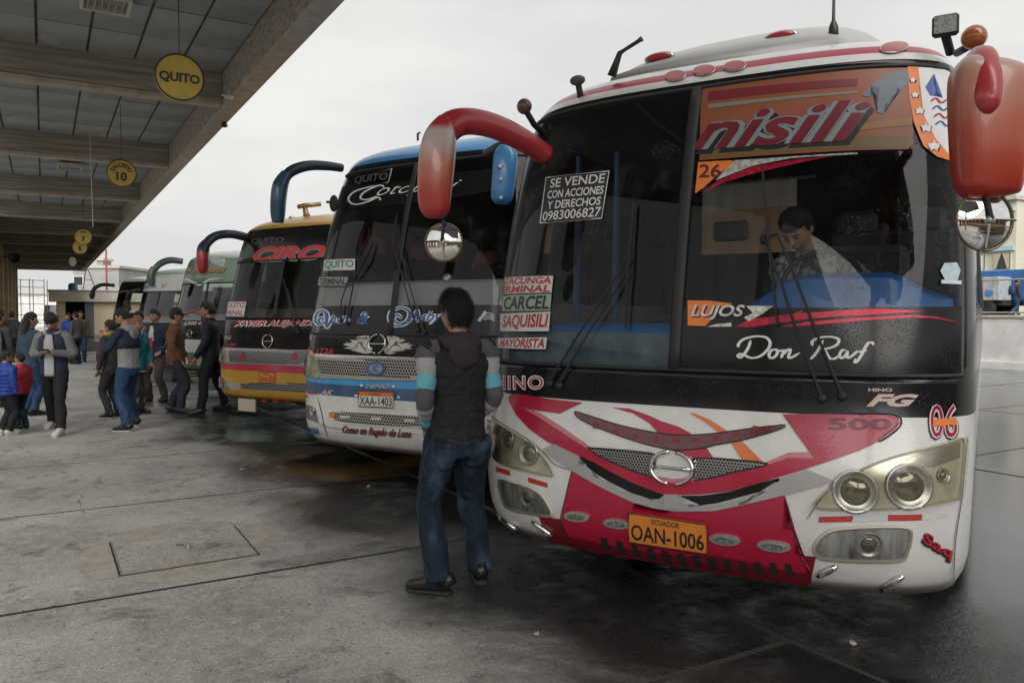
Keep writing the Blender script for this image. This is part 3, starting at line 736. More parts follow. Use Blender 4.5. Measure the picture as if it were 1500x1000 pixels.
    def interior(s, dash_m, ztop, zlow, rows=6, seatm=None, head_m=None, ldepth=.62):
        b = MB(); xs = [-1+2*i/36 for i in range(37)]; W = s.wid(zlow)*.93; sec = []
        for u in xs:
            x = u*W; y = s.yf(x, zlow)+.05; zt = ztop(x)
            sec.append([(x, y, zlow-.25), (x, y+.02, zlow+(zt-zlow)*.45), (x, y+.09, zt-.03), (x, y+.2, zt), (x, y+ldepth*.8, zt-.02), (x, y+ldepth, zt-.12), (x, y+ldepth+.02, zlow-.3)])
        nn = len(sec[0]); vs = [p for q in sec for p in q]; fs = [(i*nn+j, i*nn+j+1, (i+1)*nn+j+1, (i+1)*nn+j) for i in range(len(xs)-1) for j in range(nn-1)]
        autosmooth(b.add(vs, fs).build('dashboard', dash_m, s.root), 50)
        MB().box((0, s.L/2+.5, 1.02), (s.wid(1.)*2-.16, s.L-1.9, .06)).build('cabin_floor', liner, s.root)
        sm = seatm or seat_m
        sme = MB(); sme.box((0, 0, .42), (.46, .46, .14), bev=.04); sme.box((0, .26, .80), (.46, .13, .74), bev=.05); sme = sme.mesh('seat')
        hme = MB().box((0, .25, 1.22), (.30, .10, .20), bev=.04).mesh('headrest')
        for r in range(rows):
            for x in (-.93, -.45, .45, .93):
                o = link('seat', sme, sm, s.root); o.location = (x, 2.9+r*.85, 1.05)
                h = link('headrest', hme, head_m or sm, o)
    # ---- things on the skin
    def poly(s, name, pts, mat, off=.003, sub=0, skirt=0., parent=None, grid=.05, world_xz=False):
        if sub: pts = crom(pts, sub, True)
        q = pts if world_xz else [s.xz(*p) for p in pts]
        bm = bmesh.new(); vv = [bm.verts.new((x, 0, z)) for x, z in q]
        try: f = bm.faces.new(vv)
        except ValueError: bm.free(); return None
        bmesh.ops.triangulate(bm, faces=[f])
        x0, x1 = min(a for a, b in q), max(a for a, b in q); z0, z1 = min(b for a, b in q), max(b for a, b in q)
        k = math.ceil(x0/grid)*grid
        while k < x1: bmesh.ops.bisect_plane(bm, geom=bm.verts[:]+bm.edges[:]+bm.faces[:], plane_co=(k, 0, 0), plane_no=(1, 0, 0)); k += grid
        k = math.ceil(z0/grid)*grid
        while k < z1: bmesh.ops.bisect_plane(bm, geom=bm.verts[:]+bm.edges[:]+bm.faces[:], plane_co=(0, 0, k), plane_no=(0, 0, 1)); k += grid
        ring = [e for e in bm.edges if len(e.link_faces) == 1]
        if skirt:
            low = {}
            for e in ring:
                for v in e.verts:
                    if v not in low: low[v] = bm.verts.new(s.surf(v.co.x, v.co.z, off-skirt))
        top = [v for v in bm.verts if not skirt or v not in low.values()]
        pos = {v: s.surf(v.co.x, v.co.z, off) for v in top}
        for v, p in pos.items(): v.co = p
        for f in bm.faces: f.smooth = True
        if skirt:
            for e in ring: e.smooth = False
            for e in ring:
                a, b = e.verts; nf_ = bm.faces.new((a, b, low[b], low[a]))
        bmesh.ops.recalc_face_normals(bm, faces=bm.faces[:])
        if not skirt:
            s0 = sum(f.normal.y for f in bm.faces)
            if s0 > 0: bmesh.ops.reverse_faces(bm, faces=bm.faces[:])
        me = bpy.data.meshes.new(name); bm.to_mesh(me); bm.free()
        return link(name, me, mat, parent or s.root)
    def band(s, name, z0, z1, x0, x1, mat, off=.003, parent=None):
        n = 40; return s.poly(name, [(x0, z0), (x1, z0), (x1, z1), (x0, z1)], mat, off, parent=parent, world_xz=True)
    def text(s, string, quad, mat, off=.004, bold=.0, shear=0., parent=None, name='lettering', spacing=1., shift=(0, 0)):
        vs, fs, asp = glyphs(string, bold, shear, spacing)
        q = [s.xz(a+shift[0], b+shift[1]) for a, b in quad]
        bm = bmesh.new(); bv = []
        for u, v in vs:
            x, z = bil(q, u, v); bv.append(bm.verts.new((x, 0, z)))
        for f in fs:
            try: bm.faces.new([bv[i] for i in f])
            except ValueError: pass
        xs_ = [a for a, b in q]; k = math.ceil(min(xs_)/.035)*.035
        while k < max(xs_): bmesh.ops.bisect_plane(bm, geom=bm.verts[:]+bm.edges[:]+bm.faces[:], plane_co=(k, 0, 0), plane_no=(1, 0, 0)); k += .035
        for v in bm.verts: v.co = s.surf(v.co.x, v.co.z, off)
        me = bpy.data.meshes.new(name); bm.to_mesh(me); bm.free()
        return link(name, me, mat, parent or s.root)
    def strokes(s, lines, wpx, mat, off=.004, name='lettering', parent=None, sub=6):
        b = MB()
        for ln in lines:
            w = wpx
            if isinstance(ln, tuple) and isinstance(ln[0], (int, float)): w, ln = ln
            c = crom(ln, sub); n = len(c); vs = []
            for i, p in enumerate(c):
                t = Vector((c[min(i+1, n-1)][0]-c[max(i-1, 0)][0], c[min(i+1, n-1)][1]-c[max(i-1, 0)][1]))
                t = t.normalized() if t.length else Vector((1, 0))
                k = w*(.55+.45*abs(t.y))*min(1, .35+min(i, n-1-i)/4)/2; nrm = (-t.y*k, t.x*k)
                vs += [s.P(p[0]+nrm[0], p[1]+nrm[1], off), s.P(p[0]-nrm[0], p[1]-nrm[1], off)]
            b.add(vs, [(2*i, 2*i+1, 2*i+3, 2*i+2) for i in range(n-1)])
        return b.build(name, mat, parent or s.root, fixn=False)
    def holes(s, poly_px, pitch, r, mat=hole_m, off=.005, parent=None, name='grille_holes'):
        q = [s.xz(*p) for p in poly_px]; b = MB()
        x0, x1 = min(a for a, c in q), max(a for a, c in q); z0, z1 = min(c for a, c in q), max(c for a, c in q)
        j = 0; z = z0
        while z < z1:
            x = x0+(pitch/2 if j % 2 else 0)
            while x < x1:
                if pip((x, z), q):
                    b.add([s.surf(x+r*math.cos(PI/3*k+.5), z+r*math.sin(PI/3*k+.5), off) for k in range(6)], [range(6)])
                x += pitch
            z += pitch*.87; j += 1
        if b.v:
            o = b.build(name, mat, parent or s.root, fixn=False); o['kind'] = 'stuff'; return o
    def dirs(s, px, py):
        x, z = s.xz(px, py); n = (s.surf(x, z, .01)-s.surf(x, z, 0)).normalized(); return s.surf(x, z), n
    def oval(s, px, py, wpx, hpx, mat, name='marker_lamp', off=.012, rim=chrome, parent=None, tilt=0.):
        pts = []
        for k in range(20):
            a = 2*PI*k/20; u, v = wpx/2*math.cos(a), hpx/2*math.sin(a)
            pts.append((px+u*math.cos(tilt)-v*math.sin(tilt), py+u*math.sin(tilt)+v*math.cos(tilt)))
        o = s.poly(name, pts, mat, off, skirt=off+.004, parent=parent)
        if rim:
            P2 = [s.P(a, b, off*.55) for a, b in pts]; MB().sweep(P2+[P2[0]], .0045, seg=6, cap=False).build('trim_ring', rim, o, True)
        return o
    def outline(s, name, pts, r, mat, off=.0, sub=4, parent=None):
        c = crom(pts, sub, True) if sub else pts
        P2 = [s.P(a, b, off) for a, b in c]
        return MB().sweep(P2+[P2[0]], r, seg=6, cap=False).build(name, mat, parent or s.root, True)
    def bowl(s, px, py, rpx, depthm, parent, rim_m=chrome, in_m=None, off=.012):
        p, n = s.dirs(px, py); dist = (s.M @ p-CAM).dot(CF); R = rpx/FPX*dist
        o = MB().lathe(p+n*off, n, [(R*1.03, -.004), (R*1.03, .003), (R*.95, .004), (R*.85, -.003), (R*.6, -.007), (R*.30, -.008)], 28).build('reflector', in_m or dullchrome, parent, True)
        MB().lathe(p+n*off, n, [(R*.66, -.0055), (R*.6, -.002), (R*.4, .004), (0, .006)], 20).build('bulb', M('bulb_glass', (.17, .16, .13), .08, metal=.3, coat=.8), parent, True)
        return o
    def cast(s, o, px, py):
        from mathutils.bvhtree import BVHTree
        if o.name not in s.grp: s.grp[o.name] = BVHTree.FromPolygons([v.co.copy() for v in o.data.vertices], [tuple(p.vertices) for p in o.data.polygons])
        h = s.grp[o.name].ray_cast(s.o, (s.R3 @ ray(px, py)).normalized()); 
        return h[0] if h[0] else s.lp(at(px, py, 4.9))
    def lp(s, pt): return s.Mi @ pt          # world point into this coach's space
# ------------------------------------------------------------------ the coaches' places
ROT = math.radians(-61.65)
O1 = Vector((2.644, 2.955)); PITCHY = 3.76
LEAN1 = [(.26, .13), (.34, .06), (.45, .02), (.6, 0), (.8, .015), (.95, .05), (1.08, .085), (1.35, .12), (2.0, .235), (2.55, .375), (2.78, .46), (2.86, .52), (2.93, .61), (3.0, .80), (3.05, 1.1), (3.08, 1.6)]
WID1 = [(.26, 1.25), (.4, 1.295), (.8, 1.31), (1.3, 1.315), (2.0, 1.295), (2.6, 1.24), (2.8, 1.20), (2.9, 1.14), (3.0, 1.03), (3.05, .85), (3.08, .5)]
scr_g = glass('windscreen_glass', (.88, .9, .9), .55, drops=.9, rough=.015)
side_g = glass('side_window_glass', (.82, .85, .85), 1.2, rough=.02)
white_pt = M('white_coach_paint', (.60, .595, .58), .28, var=.13, vscale=2.2, coat=.5, drops=.4)
red_pt = M('crimson_coach_paint', (.34, .008, .036), .32, var=.08, vscale=3, coat=.22, drops=.3)
pink_pt = M('faded_crimson_paint', (.46, .16, .17), .32, coat=.25, drops=.3)
orange_pt = M('orange_stripe_paint', (.60, .14, .035), .3, coat=.4); silver_pt = M('silver_paint', (.36, .36, .36), .3, metal=.3, coat=.4, drops=.4)
deepred = M('dark_red_light_bar', (.10, .008, .014), .2, coat=.6, var=.5, vscale=14, stretch=(6, 1, 1))
blue_dash = M('blue_dashboard', (.02, .11, .32), .4, var=.15, vscale=3, coat=.2)
# ================================================================== coach nearest the camera
B1 = Bus('coach', 'white and crimson coach with DON RAF lettering and orange licence plate, nearest the camera', O1, ROT, LEAN1, WID1, n=3.0)
ga1 = math.radians(70)
B1.body([(.26, 0), (1.085, 1), (2.80, 0), (2.845, 2), (2.895, 0)], [white_pt, blackp, red_pt], (1.27, 2.76), ga1, (1.62, 2.72), scr_g, side_g)
def smooth(a, b, x): t = max(0, min(1, (x-a)/(b-a))); return t*t*(3-2*t)
B1.interior(blue_dash, lambda x: 1.50+.25*smooth(.10, .60, x)-.10*smooth(.95, 1.15, x), 1.30, rows=6)
cell_m = M('dim_red_cell', (.17, .010, .016), .25)
z5, z6, z3, z4, z2, z1 = zm(700, 560, .3), zm(1050, 580, .3), zm(700, 350, .3), zm(1000, 350, 1/3), zm(1000, 0, .4), zm(700, 0, .4)
B1.poly('pane_reflection_tone', [(-1.2, 1.275), (-.04, 1.275), (-.04, 1.455), (-1.2, 1.455)], M('painted_reflection_grey', (.085, .115, .13), .8, var=.5, vscale=7), -.036, world_xz=True)  # added grey-blue sheet; its colour imitates the reflection on the lower left pane
# crescent, stripes and blades of the front
cres_out_l = [z5(160, 108), z5(190, 160), z5(250, 225), z5(340, 290), z5(430, 330), z5(500, 365), z5(600, 430), z5(700, 480), z5(800, 520), z5(900, 545), z5(1000, 548), z5(1100, 545)]
cres_out_r = [z5(1230, 530), z6(200, 425), z6(300, 395), z6(450, 350), z6(600, 300), z6(700, 265), z6(800, 215), z6(870, 165), z6(895, 130)]
cres_in = [z6(490, 305), z6(350, 300), z6(230, 340), z6(120, 365), z6(0, 395), z5(1060, 478), z5(950, 490), z5(850, 465), z5(760, 432), z5(650, 388), z5(570, 345), z5(500, 300), z5(400, 235), z5(300, 170), z5(230, 130)]
B1.poly('fade_stripe', cres_out_l+cres_out_r[:6]+[z6(500, 290), z6(470, 270), z6(350, 275), z6(240, 322)]+[z6(110, 350), z6(0, 380), z5(1060, 462), z5(950, 470), z5(850, 450), z5(760, 415), z5(650, 372), z5(570, 330), z5(520, 292), z5(420, 222), z5(320, 158), z5(250, 125)], pink_pt, .0025)
B1.poly('crescent_stripe', cres_out_l+cres_out_r[:6]+cres_in, red_pt, .004)
B1.poly('red_blade', [z6(320, 88), z6(450, 87), z6(600, 88), z6(750, 90), z6(850, 92), z6(888, 108), z6(895, 130), z6(870, 165), z6(800, 215), z6(700, 265), z6(600, 300), z6(490, 322)], red_pt, .005)
B1.poly('red_blade', [z5(150, 72), z5(165, 57), z5(230, 59), z5(350, 80), z5(515, 98), z5(400, 152), z5(280, 135), z5(190, 118), z5(158, 106)], red_pt, .005)
B1.outline('blade_edge', [z6(600, 86), z6(750, 87), z6(850, 88), z6(893, 103), z6(902, 130), z6(876, 168), z6(802, 219), z6(790, 210), z6(860, 160), z6(880, 130), z6(850, 100)], .004, blackp, .002, 2)
B1.poly('hood_stripe', [z5(655, 122), z5(740, 127), z5(830, 158), z5(900, 190), z5(980, 215), z5(1045, 250), z5(960, 258), z5(880, 246), z5(840, 200), z5(760, 152)], red_pt, .003)
B1.poly('hood_stripe', [z5(1030, 148), z5(1060, 150), z5(1140, 185), z5(1222, 238), z5(1172, 241), z5(1100, 187)], orange_pt, .003)
B1.poly('hood_stripe', [z5(945, 332), z5(1115, 315), z5(1150, 366), z5(1050, 366), z5(1000, 350)], red_pt, .003)
B1.poly('hood_stripe', [z5(1235, 292), z5(1290, 286), z6(225, 320), z6(120, 306)], orange_pt, .003)
# light bar
bar = [z5(475, 145), z5(495, 146), z5(600, 180), z5(700, 210), z5(800, 232), z5(900, 250), z5(960, 257), z5(1100, 254), z5(1230, 240), z6(0, 182), z6(150, 160), z6(335, 140), z6(300, 165), z6(200, 195), z6(100, 220), z6(0, 237), z5(1100, 320), z5(980, 330), z5(900, 320), z5(780, 290), z5(650, 245), z5(540, 200), z5(488, 170)]
lb = B1.poly('light_bar', bar, deepred, .008, skirt=.012); B1.outline('light_bar_trim', bar, .003, blackp, .006, 2, lb)
for u in range(9):
    t = .10+u*.095; x = z5(475, 145)[0]+t*(z6(335, 140)[0]-z5(475, 145)[0])
    yc = 604+9.5*math.sin(min(1, max(0, (t)))*PI)+ (22*math.sin(t*PI)); w = 4.2
    B1.poly('light_cell', [(x-w, yc+6), (x+w, yc+7), (x+w, yc+14), (x-w, yc+13)], cell_m, .0095, parent=lb)
# grilles
gl_ = [z5(540, 318), z5(640, 325), z5(760, 335), z5(850, 345), z5(882, 356), z5(842, 400), z5(850, 460), z5(760, 430), z5(650, 385), z5(580, 350)]
gr_ = [z5(1050, 370), z5(1150, 370), z6(0, 303), z6(100, 312), z6(200, 320), z6(250, 330), z6(230, 340), z6(100, 365), z6(0, 392), z5(1060, 475), z5(1062, 430)]
for g_ in (gl_, gr_):
    o = B1.poly('grille', g_, mesh_m, .006, skirt=.006); B1.holes(g_, .0155, .0058, off=.0085, parent=o); B1.outline('grille_rim', g_, .004, rubber, .006, 0, o)
# smile: black slot over a silver V moulding
B1.poly('air_slot', [z5(498, 358), z5(560, 385), z5(640, 430), z5(760, 490), z5(860, 530), z5(912, 546), z5(890, 566), z5(850, 569), z5(750, 537), z5(640, 482), z5(560, 432), z5(518, 400)], blackp, .006)
B1.poly('air_slot', [z5(992, 552), z5(1100, 550), z5(1230, 532), z6(200, 425), z6(300, 399), z6(292, 430), z6(250, 455), z6(100, 495), z6(0, 522), z5(1100, 596), z5(1035, 591), z5(1010, 575)], blackp, .006)
vm = [z5(310, 330), z5(375, 300), z5(492, 356), z5(520, 402), z5(600, 467), z5(700, 521), z5(800, 560), z5(860, 575), z5(905, 560), z5(920, 545), z5(975, 545), z5(1005, 588), z5(1100, 600), z6(0, 528), z6(100, 500), z6(250, 460), z6(300, 430), z6(310, 398), z6(440, 357), z6(575, 412), z6(520, 432), z6(340, 480), z6(100, 535), z6(0, 556), z5(1100, 626), z5(960, 627), z5(860, 611), z5(760, 583), z5(600, 508), z5(460, 428)]
B1.poly('silver_moulding', vm, silver_pt, .010, skirt=.012)
B1.poly('centre_block', [z5(915, 552), z5(930, 543), z5(970, 544), z5(985, 560), z5(985, 615), z5(915, 610)], silver_pt, .022, 0, skirt=.02)
# red lower bumper
B1.poly('bumper_panel', [z5(460, 430), z5(600, 510), z5(760, 585), z5(860, 613), z5(960, 629), z5(1100, 628), z6(0, 558), z6(100, 537), z6(330, 484), z6(375, 640), z6(415, 800), z6(467, 866), z6(300, 840), z6(0, 772), z5(1000, 845), z5(700, 800), z5(445, 748), z5(408, 680)], red_pt, .005)
B1.poly('bumper_base', [(-.72, .268), (.66, .268), (.70, .44), (-.76, .44)], M('dark_crimson_paint', (.16, .008, .02), .35, coat=.3), .0035, world_xz=True)
for k in range(13):         # dark slots under the bumper
    a = z5(600, 745); c = z6(330, 800); t = k/12; x = a[0]+(c[0]-a[0])*t; y = 785+38*t+7*math.sin(t*PI)
    B1.poly('bumper_slot', [(x, y), (x+10, y+2), (x+15, y+19), (x+4, y+17)], rubber, .0075)
for ln in ([z5(462, 425), z5(430, 560), z5(405, 685), z5(440, 745)], [z6(332, 482), z6(377, 640), z6(417, 800), z6(467, 864)], [z5(62, 160), z5(110, 195), z5(250, 280), z5(330, 350), z5(380, 400), z5(460, 428)], [z6(572, 412), z6(480, 540), z6(440, 600)], [z6(1220, 190), z6(1205, 330), z6(1190, 500), z6(1160, 700), z6(1150, 900)]):
    B1.strokes([ln], 1.3, rubber, .0065, 'panel_gap')
# emblem
def emblem(B, px, py, r, m=chrome, off=.012, ratio=.92):
    p, n = B.dirs(px, py); d = (B.M @ p-CAM).dot(CF); R = r/FPX*d; c = p+n*off
    u = Vector((1, 0, 0)); u = (u-n*u.dot(n)).normalized(); w = n.cross(u)
    if w.z < 0: w = -w
    o = empty('emblem'); o.parent = B.root
    b = MB()
    for sgn in (1, -1):
        pts = [c+u*(R*math.cos(a))+w*(R*ratio*math.sin(a)) for a in [(-PI/2+.16 if sgn > 0 else PI/2+.16)+(PI-.32)*i/18 for i in range(19)]]
        b.sweep(pts, [(R*.05+R*.09*math.sin(PI*i/18), R*.09) for i in range(19)], side=n, seg=8)
    b.build('ring', m, o, True)
    MB().sweep([c-u*R*.92-w*R*.02, c-u*R*.4, c+u*R*.4, c+u*R*.92+w*R*.02], [(R*.10, R*.07), (R*.07, R*.06), (R*.07, R*.06), (R*.10, R*.07)], side=w, seg=8).build('crossbar', m, o, True)
    return o
emblem(B1, 985, 685, 32, ratio=.74)
# headlamps
def headlamp(B, pts, bowls, base_m, name='headlight'):
    h = B.poly(name, pts, base_m, .004, 3)
    for (x, y, r) in bowls: B.bowl(x, y, r, .03, h)
    B.poly('lens', pts, lensglass, .030, 3, skirt=.028, parent=h); B.outline('lens_seal', pts, .006, M('aged_seal', (.40, .37, .28), .5), .004, 3, h)
    return h
hl_base = M('headlamp_reflector', (.62, .62, .53), .2, metal=.35, var=.35, vscale=9)
headlamp(B1, [z5(64, 190), z5(78, 188), z5(110, 205), z5(170, 240), z5(250, 290), z5(310, 350), z5(350, 402), z5(368, 445), z5(350, 453), z5(200, 420), z5(112, 385), z5(82, 340), z5(67, 260)], [(*z5(150, 285), 15), (*z5(252, 345), 18)], hl_base)
h = headlamp(B1, [z6(478, 538), z6(520, 480), z6(580, 430), z6(700, 362), z6(850, 303), z6(1000, 262), z6(1120, 228), z6(1195, 206), z6(1196, 300), z6(1178, 480), z6(1140, 503), z6(1000, 534), z6(800, 550), z6(600, 552)], [(*z6(675, 465), 31), (*z6(935, 440), 33), (*z6(1098, 385), 10)], hl_base)
B1.poly('indicator', [z6(890, 330), z6(1000, 275), z6(1180, 222), z6(1178, 300), z6(1050, 345), z6(900, 352)], M('indicator_clear', (.42, .42, .38), .2, metal=.6), .010, parent=h)
# fog lamps with a pale rim
fogm = M('fog_reflector', (.42, .43, .43), .2, metal=.4, var=.6, vscale=10, stretch=(3, 1, .4))
for pts in ([z5(108, 470), z5(180, 488), z5(250, 510), z5(310, 545), z5(350, 605), z5(358, 648), z5(250, 635), z5(150, 610), z5(120, 560)],
            [z6(478, 745), z6(492, 708), z6(540, 665), z6(620, 647), z6(800, 638), z6(930, 643), z6(947, 680), z6(925, 765), z6(885, 800), z6(700, 802), z6(530, 792), z6(488, 772)]):
    f = B1.poly('fog_light', pts, fogm, .005, 2); B1.poly('lens', pts, clearlens, .018, 2, skirt=.015, parent=f); B1.outline('fog_rim', pts, .010, M('cream_rim', (.48, .45, .38), .5), .004, 3, f)
    cx = sum(p[0] for p in pts)/len(pts); cy = sum(p[1] for p in pts)/len(pts)
    B1.bowl(cx+ (14 if cx > 900 else 4), cy, 19 if cx > 900 else 13, .02, f, off=.008)
# reflective tape
tape_r = M('red_reflective_tape', (.40, .03, .025), .3, bump=.2, bscale=300); tape_w = M('white_reflective_tape', (.52, .53, .53), .3, bump=.2, bscale=300)
for q, m in (([z5(88, 408), z5(158, 430), z5(160, 455), z5(90, 432)], tape_r), ([z5(160, 432), z5(246, 459), z5(246, 485), z5(161, 456)], tape_w), ([z5(247, 461), z5(340, 490), z5(343, 512), z5(248, 487)], tape_r),
             ([z6(500, 588), z6(665, 583), z6(660, 612), z6(497, 615)], tape_r), ([z6(667, 582), z6(834, 578), z6(833, 608), z6(662, 612)], tape_w), ([z6(835, 578), z6(1000, 575), z6(998, 605), z6(834, 608)], tape_r), ([z6(1002, 574), z6(1130, 558), z6(1130, 588), z6(1000, 604)], tape_w)):
    B1.poly('reflector_tape', q, m, .003)
# small lamps
led = M('led_cluster', (.22, .22, .20), .25, metal=.4, var=.8, vscale=70)
for (x, y, w, h_, t) in ((*z5(487, 650), 37, 15, .10), (*z5(683, 685), 40, 14, .12), (*z5(1208, 762), 46, 16, .12), (*z6(280, 727), 50, 16, .11)):
    o = B1.oval(x, y, w, h_, dullchrome, 'bumper_lamp', .016, None, tilt=t)
    B1.oval(x, y, w*.70, h_*.55, led, 'led_strip', .021, None, o, t)
for a, c in ((z5(105, 640), z5(202, 712)), (z5(272, 672), z5(372, 744)), (z6(492, 870), z6(585, 822)), (z6(798, 935), z6(906, 868))):
    p = [B1.P(a[0]+(c[0]-a[0])*t, a[1]+(c[1]-a[1])*t, .014) for t in (0, .25, .5, .75, 1)]
    o = MB().sweep(p, [(.010, .008), (.016, .012), (.017, .013), (.016, .012), (.010, .008)], seg=8).build('strip_lamp', chrome, B1.root, True)
    p = [B1.P(a[0]+(c[0]-a[0])*t, a[1]+(c[1]-a[1])*t, .024) for t in (.15, .5, .85)]
    MB().sweep(p, [(.008, .005)]*3, seg=6).build('led_strip', led, o)
# licence plate
def plate(B, quad, bgm, big, small, fg, off=.03, split=.30):
    o = B.poly('licence_plate', quad, bgm, off, skirt=.014); q = [quad[3], quad[2], quad[1], quad[0]]
    sub = lambda u0, v0, u1, v1: [bil(q, u0, v0), bil(q, u1, v0), bil(q, u1, v1), bil(q, u0, v1)]
    B.text(big, sub(.03, .10, .97, .64), fg, off+.002, .012, parent=o); B.text(small, sub(.30, .73, .66, .91), fg, off+.002, .01, parent=o)
    B.outline('plate_frame', quad, .004, fg if off > .02 else rubber, off, 0, o)
    return o
pl_o = M('orange_plate', (.60, .20, .035), .4, var=.12, vscale=20)
plate(B1, [z5(747, 627), z5(1122, 683), z5(1125, 820), z5(750, 762)], pl_o, 'OAN-1006', 'ECUADOR', black_dec)
# ---- lettering on the black panel
red_dec = M('red_vinyl', (.40, .02, .03), .35); redh = M('red_hologram_vinyl', (.42, .012, .04), .25, metal=.3, var=.5, vscale=40); silh = M('silver_hologram_vinyl', (.55, .54, .50), .28, metal=.4, var=.45, vscale=40)
orange_dec = M('orange_vinyl', (.72, .19, .03), .4, var=.08); gold_dec = M('dull_rose_vinyl', (.52, .40, .36), .35)
B1.poly('lower_glass_panel', [(.034, 1.262), (1.258, 1.262), (1.25, 1.585), (.034, 1.575)], blackp, .0015, world_xz=True)
q = lambda f, x0, y0, x1, y1, sk=0: [f(x0, y1), f(x1, y1), f(x1+sk, y0), f(x0+sk, y0)]
donraf = [  # strokes traced in 3x picture coordinates
    [(300, 445), (290, 475), (275, 500), (255, 520), (243, 512), (262, 505), (300, 522), (340, 515), (375, 485), (385, 455), (365, 432), (320, 428), (270, 440), (246, 462), (248, 475)],
    [(408, 485), (390, 490), (380, 510), (390, 523), (408, 515), (418, 495), (408, 485), (425, 492), (440, 488)],
    [(448, 484), (440, 505), (432, 523)], [(440, 510), (460, 488), (474, 487), (468, 508), (466, 521), (480, 520), (516, 500)],
    [(618, 445), (600, 480), (580, 510), (560, 528)], [(572, 470), (570, 450), (600, 434), (650, 430), (684, 440), (680, 462), (650, 478), (618, 482)], [(620, 482), (632, 500), (645, 522), (665, 526), (690, 512)],
    [(718, 488), (700, 490), (690, 508), (696, 523), (712, 516), (726, 490)], [(726, 490), (722, 510), (726, 522), (745, 512), (770, 490)],
    [(838, 466), (832, 455), (815, 458), (800, 480), (785, 510), (768, 535), (757, 542), (760, 525)], [(770, 497), (790, 493), (808, 490)]]
B1.strokes([[z4(*p) for p in ln] for ln in donraf], 4.6, white_dec, .004)
B1.text('LUJOS', q(z4, 32, 290, 262, 356, 14), black_dec, .0055, .035, .15, shift=(1.5, 1.5)); B1.text('LUJOS', q(z4, 32, 290, 262, 356, 14), silh, .007, .02, .15)
B1.poly('orange_sticker', [z4(23, 270), z4(120, 272), z4(220, 284), z4(150, 330), z4(100, 383), z4(23, 380)], orange_dec, .004)
B1.poly('silver_flash', [z4(280, 295), z4(400, 294), z4(350, 330), z4(290, 362), z4(270, 345), z4(310, 325)], silh, .005); B1.poly('silver_flash', [z4(105, 386), z4(150, 374), z4(215, 368), z4(215, 385)], silh, .004)
B1.poly('red_flash', [z4(232, 385), z4(300, 352), z4(480, 330), z4(530, 312), z4(524, 326), z4(700, 315), z4(850, 306), z4(1062, 318), z4(850, 332), z4(700, 340), z4(550, 352), z4(430, 368), z4(300, 388)], redh, .004)
B1.poly('red_flash', [z4(420, 386), z4(560, 362), z4(800, 345), z4(1000, 334), z4(1110, 341), z4(1180, 358), z4(1222, 380), z4(1170, 362), z4(1100, 348), z4(1000, 345), z4(800, 358), z4(600, 376), z4(500, 384)], redh, .0045)
B1.text('HINO', q(z4, 815, 655, 920, 670), gold_dec, .004, .03); B1.text('FG', q(z4, 806, 680, 1025, 736, 12), gold_dec, .004, .05, .35)
B1.text('HINO', q(z3, 98, 664, 325, 735), white_dec, .004, .05, spacing=1.15); B1.text('HINO', q(z3, 102, 669, 321, 730), red_dec, .0055, .0, spacing=1.2)
B1.text('500', q(z4, 640, 788, 916, 838), M('dark_red_chrome', (.07, .004, .010), .25, metal=.3), .0075, .03)
# number 06
B1.text('06', q(z6, 1028, 30, 1180, 215), black_dec, .004, .05); B1.text('06', q(z6, 1034, 36, 1174, 206), white_dec, .0055, .03); B1.text('06', q(z6, 1040, 42, 1168, 200), redh, .007, .0)
B1.poly('number_band', [z6(1052, 112), z6(1165, 105), z6(1163, 138), z6(1050, 145)], orange_dec, .0085)
B1.text('Saq', [z6(990, 725), z6(1140, 810), z6(1150, 735), z6(1015, 655)], black_dec, .004, .06, shift=(-1, 1.5)); B1.text('Saq', [z6(995, 722), z6(1140, 806), z6(1150, 735), z6(1018, 657)], red_dec, .0055, .02)
# ---- on the glass
ban = M('striped_orange_banner', (.25, .075, .035), .45, var=.15, vscale=2)
B1.poly('route_banner', [z2(70, 330), z2(110, 318), z2(820, 250), z2(838, 262), z2(842, 520), z2(825, 548), z2(62, 588)], ban, .003)
for y0, y1, m in ((338, 372, M('banner_crimson', (.17, .015, .02), .45)), (384, 400, M('banner_grey', (.20, .20, .16), .45)), (470, 490, M('banner_ochre', (.25, .12, .03), .45))):
    B1.poly('banner_stripe', [z2(96, y0), z2(640, y0-48), z2(640, y1-56), z2(92, y1)], m, .0045)
B1.poly('banner_stripe', [z2(640, 455), z2(838, 435), z2(838, 462), z2(640, 480)], MATS['banner_ochre'], .0045); B1.poly('banner_stripe', [z2(66, 545), z2(835, 500), z2(838, 518), z2(825, 540), z2(66, 580)], M('banner_olive', (.14, .095, .035), .45), .0042)
B1.poly('banner_bird', [z2(655, 350), z2(690, 318), z2(740, 275), z2(820, 256), z2(832, 300), z2(800, 330), z2(770, 335), z2(735, 420), z2(712, 415), z2(715, 350), z2(670, 358)], M('banner_slate', (.12, .14, .17), .45, var=.4, vscale=8), .005)
nq = q(z2, 60, 385, 670, 545, 40); nq = [z2(30, 555), z2(655, 518), z2(692, 368), z2(80, 415)]
B1.text('nisili', nq, black_dec, .0055, .06, .25, shift=(6, 6)); B1.text('nisili', nq, M('steel_blue_vinyl', (.20, .24, .25), .4), .007, .06, .25); B1.text('nisili', nq, M('maroon_vinyl', (.15, .010, .022), .4, var=.2), .0085, .02, .25)
B1.poly('orange_sticker', [z2(58, 595), z2(180, 588), z2(186, 598), z2(120, 650), z2(75, 690), z2(46, 710)], orange_dec, .004); B1.text('26', q(z2, 60, 602, 140, 652, 4), M('dark_maroon_vinyl', (.10, .01, .02), .4), .0055, .02)
